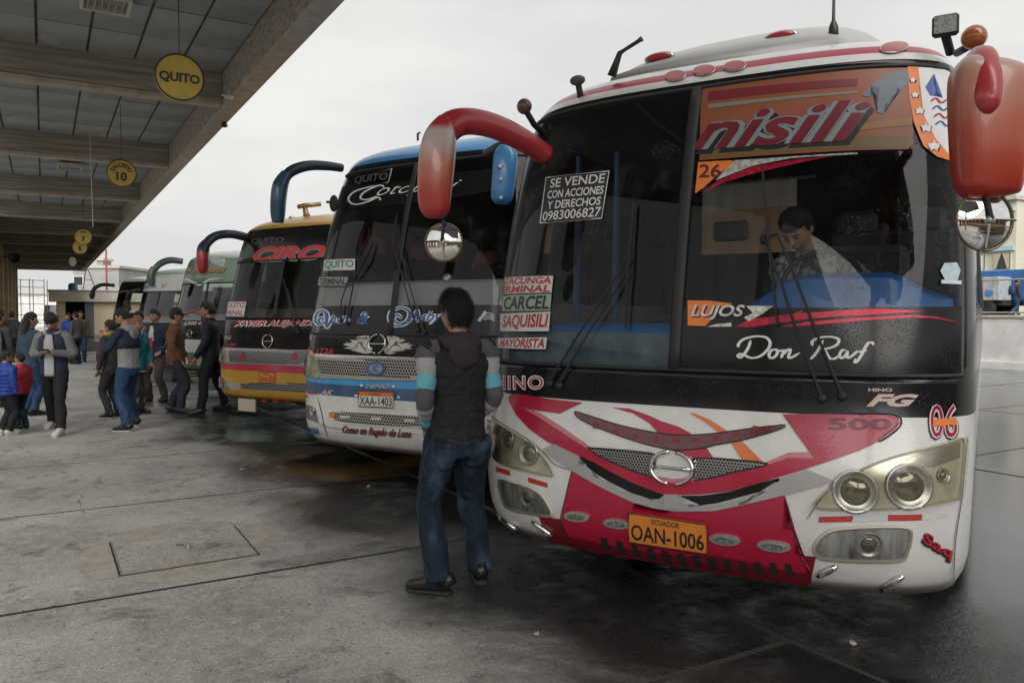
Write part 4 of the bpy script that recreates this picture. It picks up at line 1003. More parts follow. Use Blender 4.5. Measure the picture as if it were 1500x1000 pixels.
B1.poly('silver_flash', [z2(190, 588), z2(300, 582), z2(640, 560), z2(640, 566), z2(400, 580), z2(260, 608), z2(120, 662)], silh, .004); B1.poly('red_flash', [z2(74, 706), z2(130, 662), z2(260, 612), z2(400, 588), z2(540, 574), z2(400, 604), z2(250, 640), z2(150, 670)], redh, .0045)
B1.poly('corner_sticker', [z2(822, 240), z2(960, 246), z2(978, 270), z2(992, 420), z2(996, 596), z2(930, 575), z2(880, 535), z2(845, 450), z2(828, 350)], white_dec, .003); B1.poly('orange_band', [z2(822, 240), z2(860, 242), z2(862, 330), z2(880, 420), z2(925, 510), z2(996, 596), z2(930, 575), z2(880, 535), z2(845, 450), z2(828, 350)], orange_dec, .0045)
def star(B, x, y, r, m, off, parent=None):
    return B.poly('star', [(x+(r if k % 2 == 0 else r*.42)*math.sin(PI*k/5), y-(r if k % 2 == 0 else r*.42)*math.cos(PI*k/5)) for k in range(10)], m, off, parent=parent)
for x, y, r in ((841, 297, 5), (849, 350, 6), (866, 408, 7), (888, 470, 9), (918, 536, 10)):
    star(B1, *[c+1 for c in z2(x, y)], r, black_dec, .0055); star(B1, *z2(x, y), r, white_dec, .0065)
B1.poly('blue_patch', [z2(888, 320), z2(918, 272), z2(930, 340), z2(950, 360), z2(905, 352)], M('blue_vinyl', (.05, .10, .35), .4), .0045)
for k in range(4): B1.strokes([[z2(905+k*6, 375+k*28), z2(925+k*6, 362+k*28), z2(945+k*6, 378+k*28), z2(965+k*6, 366+k*28)]], 3.5, red_dec if k % 2 == 0 else M('blue_vinyl', (.05, .10, .35)), .0045, 'ribbon')
paper = M('white_card', (.62, .61, .58), .6, var=.1); green_c = M('grey_green_card', (.30, .38, .33), .6)
sv = [z1(230, 818), z1(455, 800), z1(482, 628), z1(252, 652)]
sq = B1.poly('for_sale_sign', sv, M('dark_blue_black_card', (.02, .02, .028), .4), .003)
B1.outline('sign_border', sv, .0035, white_dec, .005, 0, sq)
for s_, v0, v1, u0, u1, bo in (('SE VENDE', .76, .96, .08, .95, .012), ('CON ACCIONES', .52, .70, .06, .96, .02), ('Y DERECHOS', .29, .47, .08, .94, .02), ('0983006827', .04, .25, .03, .97, .012)):
    B1.text(s_, [bil(sv, u0, v0), bil(sv, u1, v0), bil(sv, u1, v1), bil(sv, u0, v1)], white_dec, .005, bo, parent=sq)
for (y0a, y0b, y1a, y1b, xl, xr, bgm, fg, st_) in ((192, 180, 272, 262, 105, 370, paper, red_dec, ('LATACUNGA', 'TERMINAL')), (278, 268, 352, 350, 120, 362, green_c, black_dec, ('CARCEL',)), (366, 355, 450, 450, 112, 356, paper, red_dec, ('SAQUISILI',)), (484, 480, 530, 538, 100, 340, paper, red_dec, ('MAYORISTA',))):
    qd = [z3(xl, y1a), z3(xr-8, y1b), z3(xr, y0b), z3(xl, y0a)]; o = B1.poly('route_card', qd, bgm, .003); n_ = len(st_)
    for i, t_ in enumerate(st_):
        v1 = 1-(i+.08)/n_; v0 = 1-(i+.92)/n_; B1.text(t_, [bil(qd, .04, v0), bil(qd, .97, v0), bil(qd, .97, v1), bil(qd, .06, v1)], fg, .005, .025, .12, parent=o)
B1.poly('hexagon_sticker', [z4(1148, 106), z4(1202, 104), z4(1218, 138), z4(1205, 182), z4(1150, 180), z4(1130, 140)], M('pale_blue_vinyl', (.50, .62, .66), .4, var=.2, vscale=30), .004); B1.poly('small_sticker', [z4(1133, 180), z4(1222, 184), z4(1220, 200), z4(1133, 196)], white_dec, .0055)
# marker lamps along the roof edge
for x, y, w, h_ in ((803, 146, 24, 12), (990, 113, 30, 13), (1032, 105, 32, 13), (1077, 99, 32, 13), (1309, 72, 40, 14)): B1.oval(x, y, w, h_, red_lens, 'marker_lamp', .014, dullchrome, tilt=-.12)
# wipers
def wiper(B, name_pts, blade, off=.035):
    o = empty('wiper'); o.parent = B.root
    for pts in name_pts:
        P_ = [B.P(*p, off if 0 < i else .02) for i, p in enumerate(pts)]; MB().sweep(P_, [.009]+[.0065]*(len(P_)-1), seg=6).build('arm', rubber, o)
    P_ = [B.P(*p, off+(.01 if i == 1 else -.012)) for i, p in enumerate(blade)]; MB().sweep(P_, [(.006, .012)]*len(P_), seg=6).build('blade', rubber, o)
    for pts in name_pts:
        p, n = B.dirs(*pts[0]); MB().lathe(p, n, [(.022, 0), (.022, .018), (.012, .026), (0, .027)], 12).build('pivot', rubber, o, True)
wiper(B1, [[z4(614, 700), z4(500, 400), z4(440, 210), z4(362, 0)], [z4(700, 690), z4(610, 470), z4(500, 180), z4(425, -5)], [z2(300, 880), z2(350, 865)]], [(1118, 248), (1127, 350), (1140, 478)])
wiper(B1, [[z3(355, 705), z3(500, 480), z3(600, 330), z3(690, 190), z3(760, 70)], [z3(400, 715), z3(520, 520), z3(640, 330), z3(740, 170)]], [(932, 300), (924, 400), (919, 484)])
# roof pod, horns, aerial, lamps
pod_m = M('grey_roof_pod', (.34, .34, .33), .4, var=.15, vscale=2, coat=.2)
pb = MB(); secs = []
for i in range(15):
    t = i/14; y = .78+3.2*t; hh = .60*math.sin(PI*min(1, t*1.5+.03)/2)**.8*(1 if t < .85 else 1-(t-.85)*1.2); ww = .86*(.72+.28*math.sin(PI*min(1, t*1.3+.1)/2)); secs.append((y, ww, max(.03, hh)))
vs = []; ns_ = 17
for y, w, h_ in secs:
    for k in range(ns_):
        a = PI*k/(ns_-1); c_, s_ = math.cos(a), math.sin(a); vs.append((math.copysign(abs(c_)**.6, c_)*w, y, 2.98+abs(s_)**.6*h_))
pb.add(vs, [(i*ns_+k, i*ns_+k+1, (i+1)*ns_+k+1, (i+1)*ns_+k) for i in range(14) for k in range(ns_-1)]+[tuple(range(ns_)), tuple(14*ns_+k for k in reversed(range(ns_)))])
pod = pb.build('roof_pod', pod_m, B1.root, True)
def blob(B, px, py, d, r, m, name, parent=None, axis=None):
    p = B.lp(at(px, py, d)); return MB().ell(p, r, 14, 9).build(name, m, parent or B.root, True)
def rodp(B, pts, rad, m, name, parent=None, seg=8): return MB().sweep([B.lp(at(*p)) for p in pts], rad, side=(0, 0, 1), seg=seg).build(name, m, parent or B.root, True)
D1 = 4.95
for px, py in ((965, 84), (1143, 53)):
    p = B1.cast(pod, px, py); MB().ell(p, (.085, .03, .028), 14, 8).build('marker_lamp', red_lens, pod, True); MB().ell(p+Vector((0, .012, 0)), (.10, .025, .036), 14, 8).build('lamp_bezel', dullchrome, pod, True)
rodp(B1, [(1221, 62, 4.45), (1221, 40, 4.45), (1221, 30, 4.45), (1222, -40, 4.45)], [.032, .026, .010, .006], chain_m, 'aerial')
rodp(B1, [(896, 112, 4.7), (903, 92, 4.68), (908, 78, 4.66), (914, 74, 4.65), (936, 60, 4.6), (940, 57, 4.6)], [.028, .02, .016, .011, .012, .017], chain_m, 'roof_nozzle')
blob(B1, 846, 118, 4.75, (.05, .03, .03), M('dark_box', (.08, .075, .06), .6), 'roof_box'); rodp(B1, [(847, 122, 4.75), (850, 140, 4.78), (852, 152, 4.8)], .02, rubber, 'box_bracket')
blob(B1, 768, 156, 4.55, (.045, .04, .045), M('brown_ball', (.11, .06, .045), .35, coat=.3), 'corner_lamp'); rodp(B1, [(772, 165, 4.58), (782, 182, 4.66), (796, 196, 4.74)], .018, rubber, 'lamp_stem')
wl_ = MB(); p = B1.lp(at(1385, 38, 3.85)); wl_.box(p, (.115, .05, .10), bev=.012); o = wl_.build('work_lamp', rubber, B1.root)
MB().box(p-Vector((0, .027, 0)), (.095, .006, .082)).build('led_face', M('led_grid', (.34, .34, .33), .3, metal=.5, var=.6, vscale=90), o); rodp(B1, [(1385, 52, 3.87), (1392, 78, 3.95)], .022, rubber, 'lamp_bracket', o)
o = blob(B1, 1427, 55, 3.45, (.052, .05, .052), M('amber_ball_lens', (.36, .10, .02), .25, coat=.5), 'beacon'); rodp(B1, [(1423, 66, 3.45), (1402, 78, 3.7)], .018, rubber, 'beacon_stem', o)
# door mirrors
mir_red = M('mirror_red_paint', (.40, .03, .035), .3, var=.1, coat=.4, drops=.15); mir_w = M('mirror_white_fade', (.55, .50, .46), .3, coat=.4, drops=.5); mir_o = M('mirror_orange_fade', (.46, .10, .03), .3, coat=.4, drops=.5)
mirror_m = M('mirror_glass', (.75, .75, .74), .03, metal=1.)
def fade(name, stops):
    m = M(name, (.4, .03, .035), .3, coat=.4, drops=.15); nt = m.node_tree; p = nt.nodes['Principled BSDF']; t = nt.nodes.new('ShaderNodeTexCoord'); sx = nt.nodes.new('ShaderNodeSeparateXYZ'); mr = nt.nodes.new('ShaderNodeMapRange'); rr = nt.nodes.new('ShaderNodeValToRGB')
    z0, z1 = stops[0][0], stops[-1][0]; mr.inputs['From Min'].default_value = z0; mr.inputs['From Max'].default_value = z1
    e = rr.color_ramp.elements; e[0].position = 0; e[0].color = (*stops[0][1], 1); e[1].position = 1; e[1].color = (*stops[-1][1], 1)
    for z, c in stops[1:-1]: q_ = e.new((z-z0)/(z1-z0)); q_.color = (*c, 1)
    nt.links.new(t.outputs['Object'], sx.inputs[0]); nt.links.new(sx.outputs[2], mr.inputs['Value']); nt.links.new(mr.outputs[0], rr.inputs[0]); nt.links.new(rr.outputs[0], p.inputs['Base Color']); return m
fadeL = fade('left_mirror_fade', [(2.08, (.38, .03, .03)), (2.2, (.42, .06, .03)), (2.33, (.45, .12, .06)), (2.46, (.5, .40, .36)), (2.52, (.5, .45, .42)), (2.56, (.40, .03, .035))])
fadeR = fade('right_mirror_fade', [(1.98, (.34, .02, .015)), (2.08, (.38, .035, .015)), (2.28, (.42, .075, .03)), (2.42, (.44, .16, .10)), (2.50, (.46, .30, .25)), (2.56, (.42, .25, .22))])
def mirror(B, arm, arm_r, house, house_r, mats, rnd=None, flutes=None):
    o = empty('mirror'); o.parent = B.root
    pts = crom([(*p, r if not isinstance(r, tuple) else r[0], r if not isinstance(r, tuple) else r[1]) for p, r in zip(arm, arm_r)], 5)
    MB().sweep([B.lp(at(p[0], p[1], p[2])) for p in pts], [(p[3], p[4]) for p in pts], side=B.R3 @ RGT, seg=12, power=2.4).build('arm', mats[0], o, True)
    pts = crom([(*p, r[0], r[1]) for p, r in zip(house, house_r)], 5); n = len(pts)
    h_ = MB().sweep([B.lp(at(p[0], p[1], p[2])) for p in pts], [(p[3], p[4]) for p in pts], side=B.R3 @ RGT, seg=18, power=3.2, mats=[min(len(mats)-2, int(i/(n-1)*(len(mats)-1))) for i in range(n)] if len(mats) > 2 else None).build('housing', list(mats[1:]), o, True)
    if rnd:
        px, py, d, r, yaw = rnd; c = B.lp(at(px, py, d)); ax = (B.R3 @ (-(FWD*math.cos(yaw)+RGT*math.sin(yaw))))
        g = MB().lathe(c, ax, [(0, .030), (r*.4, .026), (r*.75, .016), (r*.97, .0)], 28).build('round_mirror', mirror_m, o, True)
        MB().lathe(c, ax, [(0, -.03), (r*.7, -.028), (r*.99, -.008), (r*1.03, .0), (r*1.0, .008), (r*.95, .003)], 28).build('mirror_back', M('bronze_rim', (.16, .13, .06), .35, metal=.7), g, True)
        MB().tube(B.lp(at(px, py-r/d*FPX*1.15, d-.02)), c+ax*.04, .009).build('mirror_stem', rubber, g)
        MB().tube(c+ax*.036, c+ax*.012+(B.R3 @ RGT)*r*.95, .005).build('brace', chrome, g); MB().tube(c+ax*.036, c+ax*.012-Vector((0, 0, r*.92)), .005).build('brace', chrome, g); MB().lathe(c+ax*.026, ax, [(.017, 0), (.017, .014), (.008, .02), (0, .021)], 14).build('clamp', dullchrome, g, True)
    return o
m1 = mirror(B1, [(800, 228, 4.62), (765, 205, 4.5), (720, 184, 4.4), (680, 178, 4.34), (655, 190, 4.3), (640, 222, 4.28)], [.055, .062, .066, .07, .075, .05],
       [(655, 178, 4.30), (645, 205, 4.28), (640, 240, 4.27), (637, 280, 4.26), (637, 308, 4.26), (637, 319, 4.26)], [(.05, .06), (.088, .09), (.095, .10), (.09, .09), (.078, .075), (.045, .04)], [mir_red, fadeL], (650, 355, 4.22, .103, .15))
m2 = mirror(B1, [(1400, 150, 3.55), (1418, 110, 3.25), (1438, 84, 3.08), (1445, 110, 3.0), (1445, 150, 2.97), (1443, 168, 2.97)], [.03, .04, .045, .05, .048, .02],
       [(1448, 96, 3.06), (1448, 110, 3.05), (1448, 160, 3.04), (1448, 220, 3.04), (1447, 268, 3.04), (1446, 284, 3.04), (1446, 290, 3.04)], [(.10, .05), (.135, .085), (.137, .09), (.13, .09), (.118, .08), (.10, .06), (.06, .03)], [mir_red, fadeR], (1442, 323, 3.04, .117, -.1))
# ================================================================== second coach: blue and white
bluept = M('bright_blue_paint', (.035, .20, .44), .3, coat=.5, var=.06, drops=.3); navypt = M('navy_paint', (.022, .075, .17), .3, coat=.5, drops=.3); cyanpt = M('sky_blue_paint', (.03, .28, .55), .3, coat=.5)
blue_dec = M('royal_blue_vinyl', (.03, .10, .30), .4)
LEAN2 = [(.28, .12), (.36, .05), (.5, .0), (.9, .015), (1.16, .05), (1.4, .09), (2.2, .26), (2.8, .43), (3.05, .53), (3.15, .62), (3.24, .82), (3.3, 1.2), (3.33, 1.7)]
WID2 = [(.28, 1.235), (.4, 1.265), (.8, 1.28), (1.4, 1.285), (2.2, 1.25), (2.9, 1.18), (3.1, 1.12), (3.2, 1.02), (3.28, .85), (3.33, .5)]
O2 = O1+Vector((0, PITCHY))
B2 = Bus('coach', 'blue and white coach with silver perforated grille and plate XAA-1403, second from the camera', O2, ROT, LEAN2, WID2, n=3.5, D=.55)
B2.body([(.28, 0), (.775, 2), (.885, 3), (.962, 0), (1.165, 1), (3.05, 4)], [white_pt, blackp, navypt, cyanpt, bluept, M('peach_side_paint', (.58, .36, .23), .4, coat=.3)], (1.36, 2.98), math.radians(72), (1.7, 2.5), scr_g, side_g, side_mi=5)
silver_dash = M('silver_grey_dashboard', (.30, .30, .30), .45, var=.1); pinkh = M('pink_headrest', (.50, .16, .22), .8); 
B2.interior(silver_dash, lambda x: 1.86, 1.40, rows=4, head_m=pinkh)
zA, zB, z8, z9 = zm(430, 440, .14), zm(430, 540, .14), zm(420, 160, .3), zm(420, 400, .28)
B2.band('lower_glass_panel', 1.34, 1.63, -.95, 1.1, blackp, .002); B2.poly('header_panel', [z8(242, 395), z8(520, 360), z8(1040, 290), z8(1035, 395), z8(790, 440), z8(520, 470), z8(246, 492)], blackp, .002)
g = [zA(240, 598), zA(700, 605), zA(1300, 612), zA(1700, 618), zA(1950, 620), zA(1930, 830), zA(1300, 832), zA(800, 826), zA(300, 808)]
o = B2.poly('grille', g, M('warm_silver_grille', (.40, .38, .35), .35, metal=.6), .010, skirt=.012); B2.holes([zA(270, 618), zA(1300, 630), zA(1900, 636), zA(1890, 812), zA(1300, 805), zA(800, 800), zA(310, 782)], .031, .0115, off=.0125, parent=o)
B2.outline('grille_frame', g, .009, dullchrome, .010, 0, o)
def ellp(cx, cy, rx, ry, f, n=20): return [f(cx+rx*math.cos(2*PI*k/n), cy+ry*math.sin(2*PI*k/n)) for k in range(n)]
bd = B2.poly('badge', ellp(875, 715, 95, 72, zA), blue_dec, .022, skirt=.012); B2.poly('badge_mark', ellp(875, 715, 70, 48, zA), mesh_m, .0235, parent=bd); B2.text('IC', [zA(845, 748), zA(905, 748), zA(905, 680), zA(845, 680)], blue_dec, .025, .04, parent=bd)
headlamp(B2, [zA(48, 590), zA(230, 592), zA(285, 800), zA(180, 790), zA(100, 770), zA(60, 740)], [(*zA(150, 690), 9)], hl_base)
headlamp(B2, [zA(2080, 618), zA(2260, 610), zA(2260, 760), zA(2040, 820)], [], hl_base)
B2.poly('amber_indicator', [zA(42, 450), zA(100, 465), zA(160, 490), zA(205, 530), zA(222, 572), zA(45, 572)], amber_lens, .010, skirt=.012)
fl = [(800, 358), (760, 357), (650, 388), (720, 394), (775, 380), (740, 412), (680, 418), (590, 410), (640, 430), (700, 434), (640, 448), (580, 440), (545, 437), (600, 458), (515, 458), (560, 474), (620, 482), (525, 495), (590, 508), (650, 504), (600, 520), (690, 522), (745, 528), (770, 542), (690, 546), (770, 558), (815, 548), (830, 500), (772, 455), (790, 400)]
fm = M('silver_flame_vinyl', (.50, .47, .44), .35)
B2.poly('flame', [zA(*p) for p in fl], fm, .004); B2.poly('flame', [zA(1775-x, y+4) for x, y in fl], fm, .004)
emblem(B2, *zA(885, 455), 15.5)
B2.text('AK', q(zA, 92, 350, 205, 410, 14), gold_dec, .004, .03, .2); B2.text('1726', q(zA, 245, 500, 420, 556, 8), red_dec, .004, .03)
V_SW = ([(330, 205), (290, 185), (268, 215), (300, 245), (350, 215), (355, 140), (300, 105), (245, 145), (235, 220), (280, 262)], [(330, 120), (352, 200), (350, 280), (385, 235), (430, 150)])
M_SW = ([(1140, 190), (1085, 150), (1048, 195), (1100, 240), (1190, 215), (1215, 120), (1130, 75), (1030, 115), (1008, 195), (1060, 262), (1170, 245), (1250, 150)], [(1215, 235), (1240, 130), (1262, 190), (1300, 110), (1300, 235)])
for sw_ in (V_SW, M_SW):
    B2.strokes([[zA(*p) for p in l_] for l_ in sw_], 7.5, white_dec, .005); B2.strokes([[zA(*p) for p in l_] for l_ in sw_], 3.6, blue_dec, .0065)
for t_, qd in (('asito', q(zA, 400, 150, 600, 245, 15)), ('&', q(zA, 665, 115, 800, 248, 10)), ('aby', q(zA, 1310, 110, 1560, 250, 15))):
    B2.text(t_, qd, white_dec, .004, .09, .35); B2.text(t_, qd, blue_dec, .0055, .01, .35)
for k, (x, y) in enumerate(((2160, 190), (2185, 165), (2210, 140), (2145, 215))): star(B2, *z9(1010+k*9, 245-k*13), 3.5, white_dec, .004)
B2.strokes([[z9(1030, 215+k*10), z9(1060, 208+k*10), z9(1088, 222+k*10)] for k in range(4)], 1.6, white_dec, .004, 'star_trail')
for x, y in ((713, 172), (1050, 184), (655, 280), (1102, 296)): star(B2, *zB(x, y), 3.0, white_dec, .004)
B2.text('HINO', q(zB, 752, 158, 1000, 205, 15), dullchrome, .006, .03, .25); B2.text('AK', q(zB, 275, 222, 420, 270, 15), gold_dec, .005, .03, .3)
plate(B2, [zB(697, 232), zB(1052, 245), zB(1055, 405), zB(695, 390)], M('white_plate', (.58, .56, .49), .45, var=.1), 'XAA-1403', 'ECUADOR', black_dec, .02)
B2.poly('plate_band', [zB(700, 236), zB(1050, 248), zB(1050, 292), zB(700, 280)], orange_pt, .0215)
for a_, m in (((85, 150), tape_w), ((150, 235), tape_r)): B2.poly('reflector_tape', [zB(a_[0], 240), zB(a_[1], 242), zB(a_[1], 268), zB(a_[0], 262)], m, .003)
for a_, m in (((85, 150), tape_r), ((150, 235), tape_w)): B2.poly('reflector_tape', [zB(a_[0], 263), zB(a_[1], 269), zB(a_[1]+2, 298), zB(a_[0], 285)], m, .003)
g = [zB(370, 455), zB(420, 445), zB(700, 455), zB(1300, 490), zB(1800, 505), zB(1800, 625), zB(1300, 615), zB(850, 600), zB(520, 570), zB(430, 535), zB(385, 495)]
o = B2.poly('lower_grille', g, MATS['warm_silver_grille'], .006); B2.holes(g, .031, .011, off=.008, parent=o); B2.outline('grille_frame', g, .007, white_pt, .005, 0, o)
B2.poly('side_lamp', ellp(410, 485, 32, 30, zB, 12), amber_lens, .012, skirt=.01, parent=o)
for x, y in ((545, 500), (870, 520), (1220, 537)): B2.poly('bar_lamp', [zB(x-50, y-14), zB(x+50, y-10), zB(x+50, y+16), zB(x-50, y+12)], M('lamp_cream', (.55, .52, .44), .3), .014, skirt=.01, parent=o)
f = B2.poly('fog_light', [zB(95, 385), zB(130, 372), zB(190, 385), zB(235, 430), zB(250, 500), zB(265, 568), zB(200, 545), zB(130, 480)], M('fog_scoop', (.22, .21, .19), .3, metal=.6), .003); B2.bowl(*zB(205, 440), 6, .02, f)
B2.text('Como un Regalo de Luna', [zB(515, 690), zB(1240, 748), zB(1240, 640), zB(515, 590)], black_dec, .004, .05, .35); B2.text('Como un Regalo de Luna', [zB(520, 687), zB(1238, 744), zB(1238, 645), zB(522, 594)], M('dull_maroon_vinyl', (.20, .05, .05), .4), .0055, .015, .35)
B2.text('PATRONA', [zB(92, 660), zB(285, 685), zB(265, 612), zB(90, 588)], blue_dec, .004, .05)
B2.strokes([[zB(255, 310), zB(290, 440), zB(320, 590), zB(358, 710)]], 1.2, black_dec, .002, 'panel_joint'); B2.strokes([[zB(255, 570), zB(400, 615), zB(700, 650), zB(1350, 690)]], 1.0, black_dec, .002, 'panel_joint')
# glass dressing
B2.strokes([[z8(*p) for p in l_] for l_ in ([(470, 373), (400, 382), (330, 405), (303, 440), (330, 465), (390, 455), (445, 432), (462, 446)], [(478, 385), (462, 372), (420, 385), (375, 410), (362, 436), (395, 442), (445, 425)])], 3.0, white_dec, .005)
B2.text('otopaxi', [z8(432, 442), z8(830, 398), z8(858, 346), z8(455, 372)], white_dec, .005, -.008, .45)
fq = [z8(250, 340), z8(515, 292), z8(498, 358), z8(250, 395)]; B2.outline('sign_border', fq, .004, white_dec, .005, 0); B2.text('QUITO', [z8(330, 372), z8(490, 350), z8(500, 308), z8(335, 330)], M('dim_grey_vinyl', (.07, .07, .075), .5), .004, .03)
qd = [z8(180, 790), z8(335, 785), z8(335, 730), z8(184, 737)]; o = B2.poly('route_card', qd, paper, .004); B2.text('QUITO', [bil(qd, .05, .12), bil(qd, .96, .12), bil(qd, .96, .9), bil(qd, .05, .9)], M('teal_vinyl', (.02, .22, .25), .4), .006, .02, 0., parent=o)
qd = [z8(155, 862), z8(300, 860), z8(300, 820), z8(158, 822)]; o = B2.poly('route_card', qd, M('grey_card', (.30, .31, .31), .6), .004); B2.text('TERMINAL', [bil(qd, .05, .1), bil(qd, .95, .1), bil(qd, .95, .9), bil(qd, .05, .9)], black_dec, .006, .035, parent=o)
wiper(B2, [[z9(290, 250), z9(300, 150), z9(350, 0), z8(335, 790)], [z9(320, 260), z9(370, 20), z8(368, 790)]], [z8(430, 660), z8(400, 740), z8(345, 830)])
wiper(B2, [[z9(690, 300), z9(650, 150), z9(610, 0), z8(530, 680)], [z9(725, 310), z9(690, 190), z9(640, 20), z8(560, 670)]], [z8(545, 520), z8(540, 640), z8(530, 790)])
mir_b = M('mirror_blue', (.025, .075, .14), .35, coat=.3, var=.2); mir_k = M('mirror_black_blue', (.022, .032, .045), .4, coat=.2)
mirror(B2, [(500, 246, 8.0), (478, 243, 7.85), (450, 243, 7.7), (425, 252, 7.6), (412, 270, 7.55)], [.042, .046, .05, .052, .045],
       [(420, 254, 7.56), (411, 272, 7.54), (408, 292, 7.53), (407, 312, 7.53), (407, 326, 7.53)], [(.045, .05), (.065, .08), (.066, .085), (.062, .075), (.05, .05)], [mir_k, mir_b, mir_b, mir_b])
m_ = mirror(B2, [(712, 225, 6.55), (735, 214, 6.4), (748, 220, 6.32)], [.035, .04, .035], [(742, 214, 6.3), (741, 228, 6.3), (738, 260, 6.3), (735, 290, 6.3), (734, 299, 6.3)], [(.05, .05), (.095, .07), (.095, .075), (.085, .07), (.05, .04)], [mir_k, bluept, bluept, bluept])
for px, py, r in ((733, 243, .022), (734, 262, .018), (734, 289, .018)):
    c = B2.lp(at(px, py, 6.20)); u_, w_ = B2.R3 @ RGT, Vector((0, 0, 1)); f_ = B2.R3 @ FWD
    vs = [c+u_*((r if k % 2 == 0 else r*.42)*math.sin(PI*k/5))+w_*((r if k % 2 == 0 else r*.42)*math.cos(PI*k/5)) for k in range(10)]
    MB().add(vs+[v+f_*.05 for v in vs], [tuple(range(10))]+[(k, (k+1) % 10, (k+1) % 10+10, k+10) for k in range(10)]).build('star', white_dec, m_)
blob(B2, 656, 409, 7.25, (.05, .05, .055), dullchrome, 'dash_camera')
rodp(B2, [(612, 206, 8.3), (612, 196, 8.3), (616, 194, 8.3)], .012, chain_m, 'roof_nozzle')
blob(B2, 489, 298, 7.95, (.055, .03, .085), rubber, 'inner_mirror'); rodp(B2, [(478, 296, 7.95), (488, 296, 7.95)], .012, rubber, 'mirror_stalk')
# ================================================================== third coach: yellow and black
yel = M('yellow_ochre_paint', (.42, .23, .03), .35, coat=.4, var=.12, drops=.3); crim = M('crimson_band_paint', (.40, .03, .06), .3, coat=.4)
O3 = O1+Vector((-.11, 2*PITCHY+.07))
LEAN3 = [(.40, .06), (.5, .0), (.9, .015), (1.10, .05), (1.4, .09), (2.2, .27), (2.72, .42), (2.80, .50), (2.88, .66), (2.95, .95), (2.99, 1.5)]
WID3 = [(.40, 1.24), (.6, 1.27), (1.4, 1.28), (2.2, 1.24), (2.7, 1.17), (2.8, 1.10), (2.9, .95), (2.96, .7), (2.99, .4)]
B3 = Bus('coach', 'yellow and black coach with red CIRO lettering across its windscreen, third from the camera', O3, ROT, LEAN3, WID3, n=3.5, D=.55)
B3.body([(.40, 0), (.79, 2), (.885, 3), (1.09, 1), (2.73, 0)], [yel, blackp, crim, dullchrome], (1.50, 2.28), math.radians(72), (1.6, 2.45), scr_g, side_g)
B3.interior(M('dark_dashboard', (.05, .05, .05), .6), lambda x: 1.62, 1.40, rows=4, head_m=M('cream_headrest', (.45, .42, .36), .8))
zC, zD = zm(310, 310, .12), zm(310, 420, .19)
g = [zD(125, 488), zD(660, 490), zD(1000, 492), zD(1000, 602), zD(660, 602), zD(140, 594)]
o = B3.poly('grille', g, mesh_m, .008, skirt=.01); B3.holes([zD(135, 500), zD(990, 500), zD(990, 592), zD(145, 584)], .034, .012, off=.010, parent=o); B3.outline('grille_frame', g, .009, chrome, .009, 0, o)
for x in (247, 645): B3.poly('warning_triangle', [zD(x, 500), zD(x+28, 560), zD(x-28, 560)], red_pt, .02, skirt=.01)
emblem(B3, *zD(437, 420), 10.5)
headlamp(B3, [zD(48, 480), zD(118, 490), zD(132, 582), zD(75, 575), zD(52, 540)], [(*zD(90, 525), 5.5)], hl_base); headlamp(B3, [zD(58, 690), zD(100, 705), zD(135, 775), zD(85, 780), zD(62, 740)], [(*zD(95, 745), 5)], hl_base)
g = [zD(225, 742), zD(680, 745), zD(960, 748), zD(960, 810), zD(680, 808), zD(240, 790)]; o = B3.poly('lower_grille', g, mesh_m, .006); B3.holes(g, .034, .013, off=.008, parent=o)
B3.poly('silver_patch', [zD(135, 738), zD(222, 742), zD(225, 795), zD(145, 790)], silver_pt, .004); B3.poly('amber_indicator', [zD(44, 420), zD(85, 440), zD(105, 475), zD(46, 478)], amber_lens, .006)
plate(B3, [zD(370, 658), zD(495, 658), zD(495, 738), zD(372, 738)], pl_o, 'XAA-276', 'ECUADOR', M('plate_red', (.18, .02, .015), .4), .015)
B3.text('CIRO', [zC(480, 620), zC(1380, 590), zC(1420, 405), zC(560, 440)], M('grey_vinyl', (.20, .20, .20), .4), .004, .07, .25, shift=(1.2, 1.0)); B3.text('CIRO', [zC(480, 610), zC(1380, 575), zC(1420, 400), zC(560, 430)], M('bright_red_vinyl', (.52, .035, .045), .4), .006, .045, .25)
B3.text('QUITO', [zC(480, 410), zC(880, 395), zC(890, 310), zC(500, 330)], M('faint_brown_vinyl', (.09, .055, .05), .5), .004, .03)
qd = [zD(100, 222), zD(250, 230), zD(270, 115), zD(125, 118)]; o = B3.poly('route_card', qd, paper, .004)
B3.text('QUITO', [bil(qd, .08, .52), bil(qd, .95, .52), bil(qd, .95, .95), bil(qd, .1, .95)], red_dec, .006, .02, parent=o); B3.text('TERMINAL', [bil(qd, .05, .07), bil(qd, .95, .07), bil(qd, .95, .42), bil(qd, .05, .42)], red_dec, .006, .02, parent=o)
nq = [zD(165, 318), zD(900, 308), zD(920, 248), zD(190, 258)]; B3.text('XAVIER ALEJANDRO', nq, white_dec, .004, .07, .2, shift=(.3, .6)); B3.text('XAVIER ALEJANDRO', nq, red_dec, .006, .03, .2)
B3.text('FG', q(zD, 95, 380, 150, 405, 5), gold_dec, .004, .02, .2); B3.text('1100', q(zD, 108, 432, 190, 458, 3), red_dec, .004, .03)
wiper(B3, [[zD(660, 350), zD(625, 200), zD(590, 40)], [zD(675, 355), zD(650, 250), zD(600, 20)]], [zD(560, -60), zD(590, 20), zD(610, 110)])
MB().box(B3.lp(at(362, 593, 10.3)), (.32, .02, .16)).build('mud_flap', M('cream_flap', (.42, .36, .28), .7), B3.root)
for k in range(4): B3.poly('reflector_tape', [zD(290+k*90, 865), zD(335+k*90, 868), zD(335+k*90, 890), zD(290+k*90, 886)], tape_r, .004)
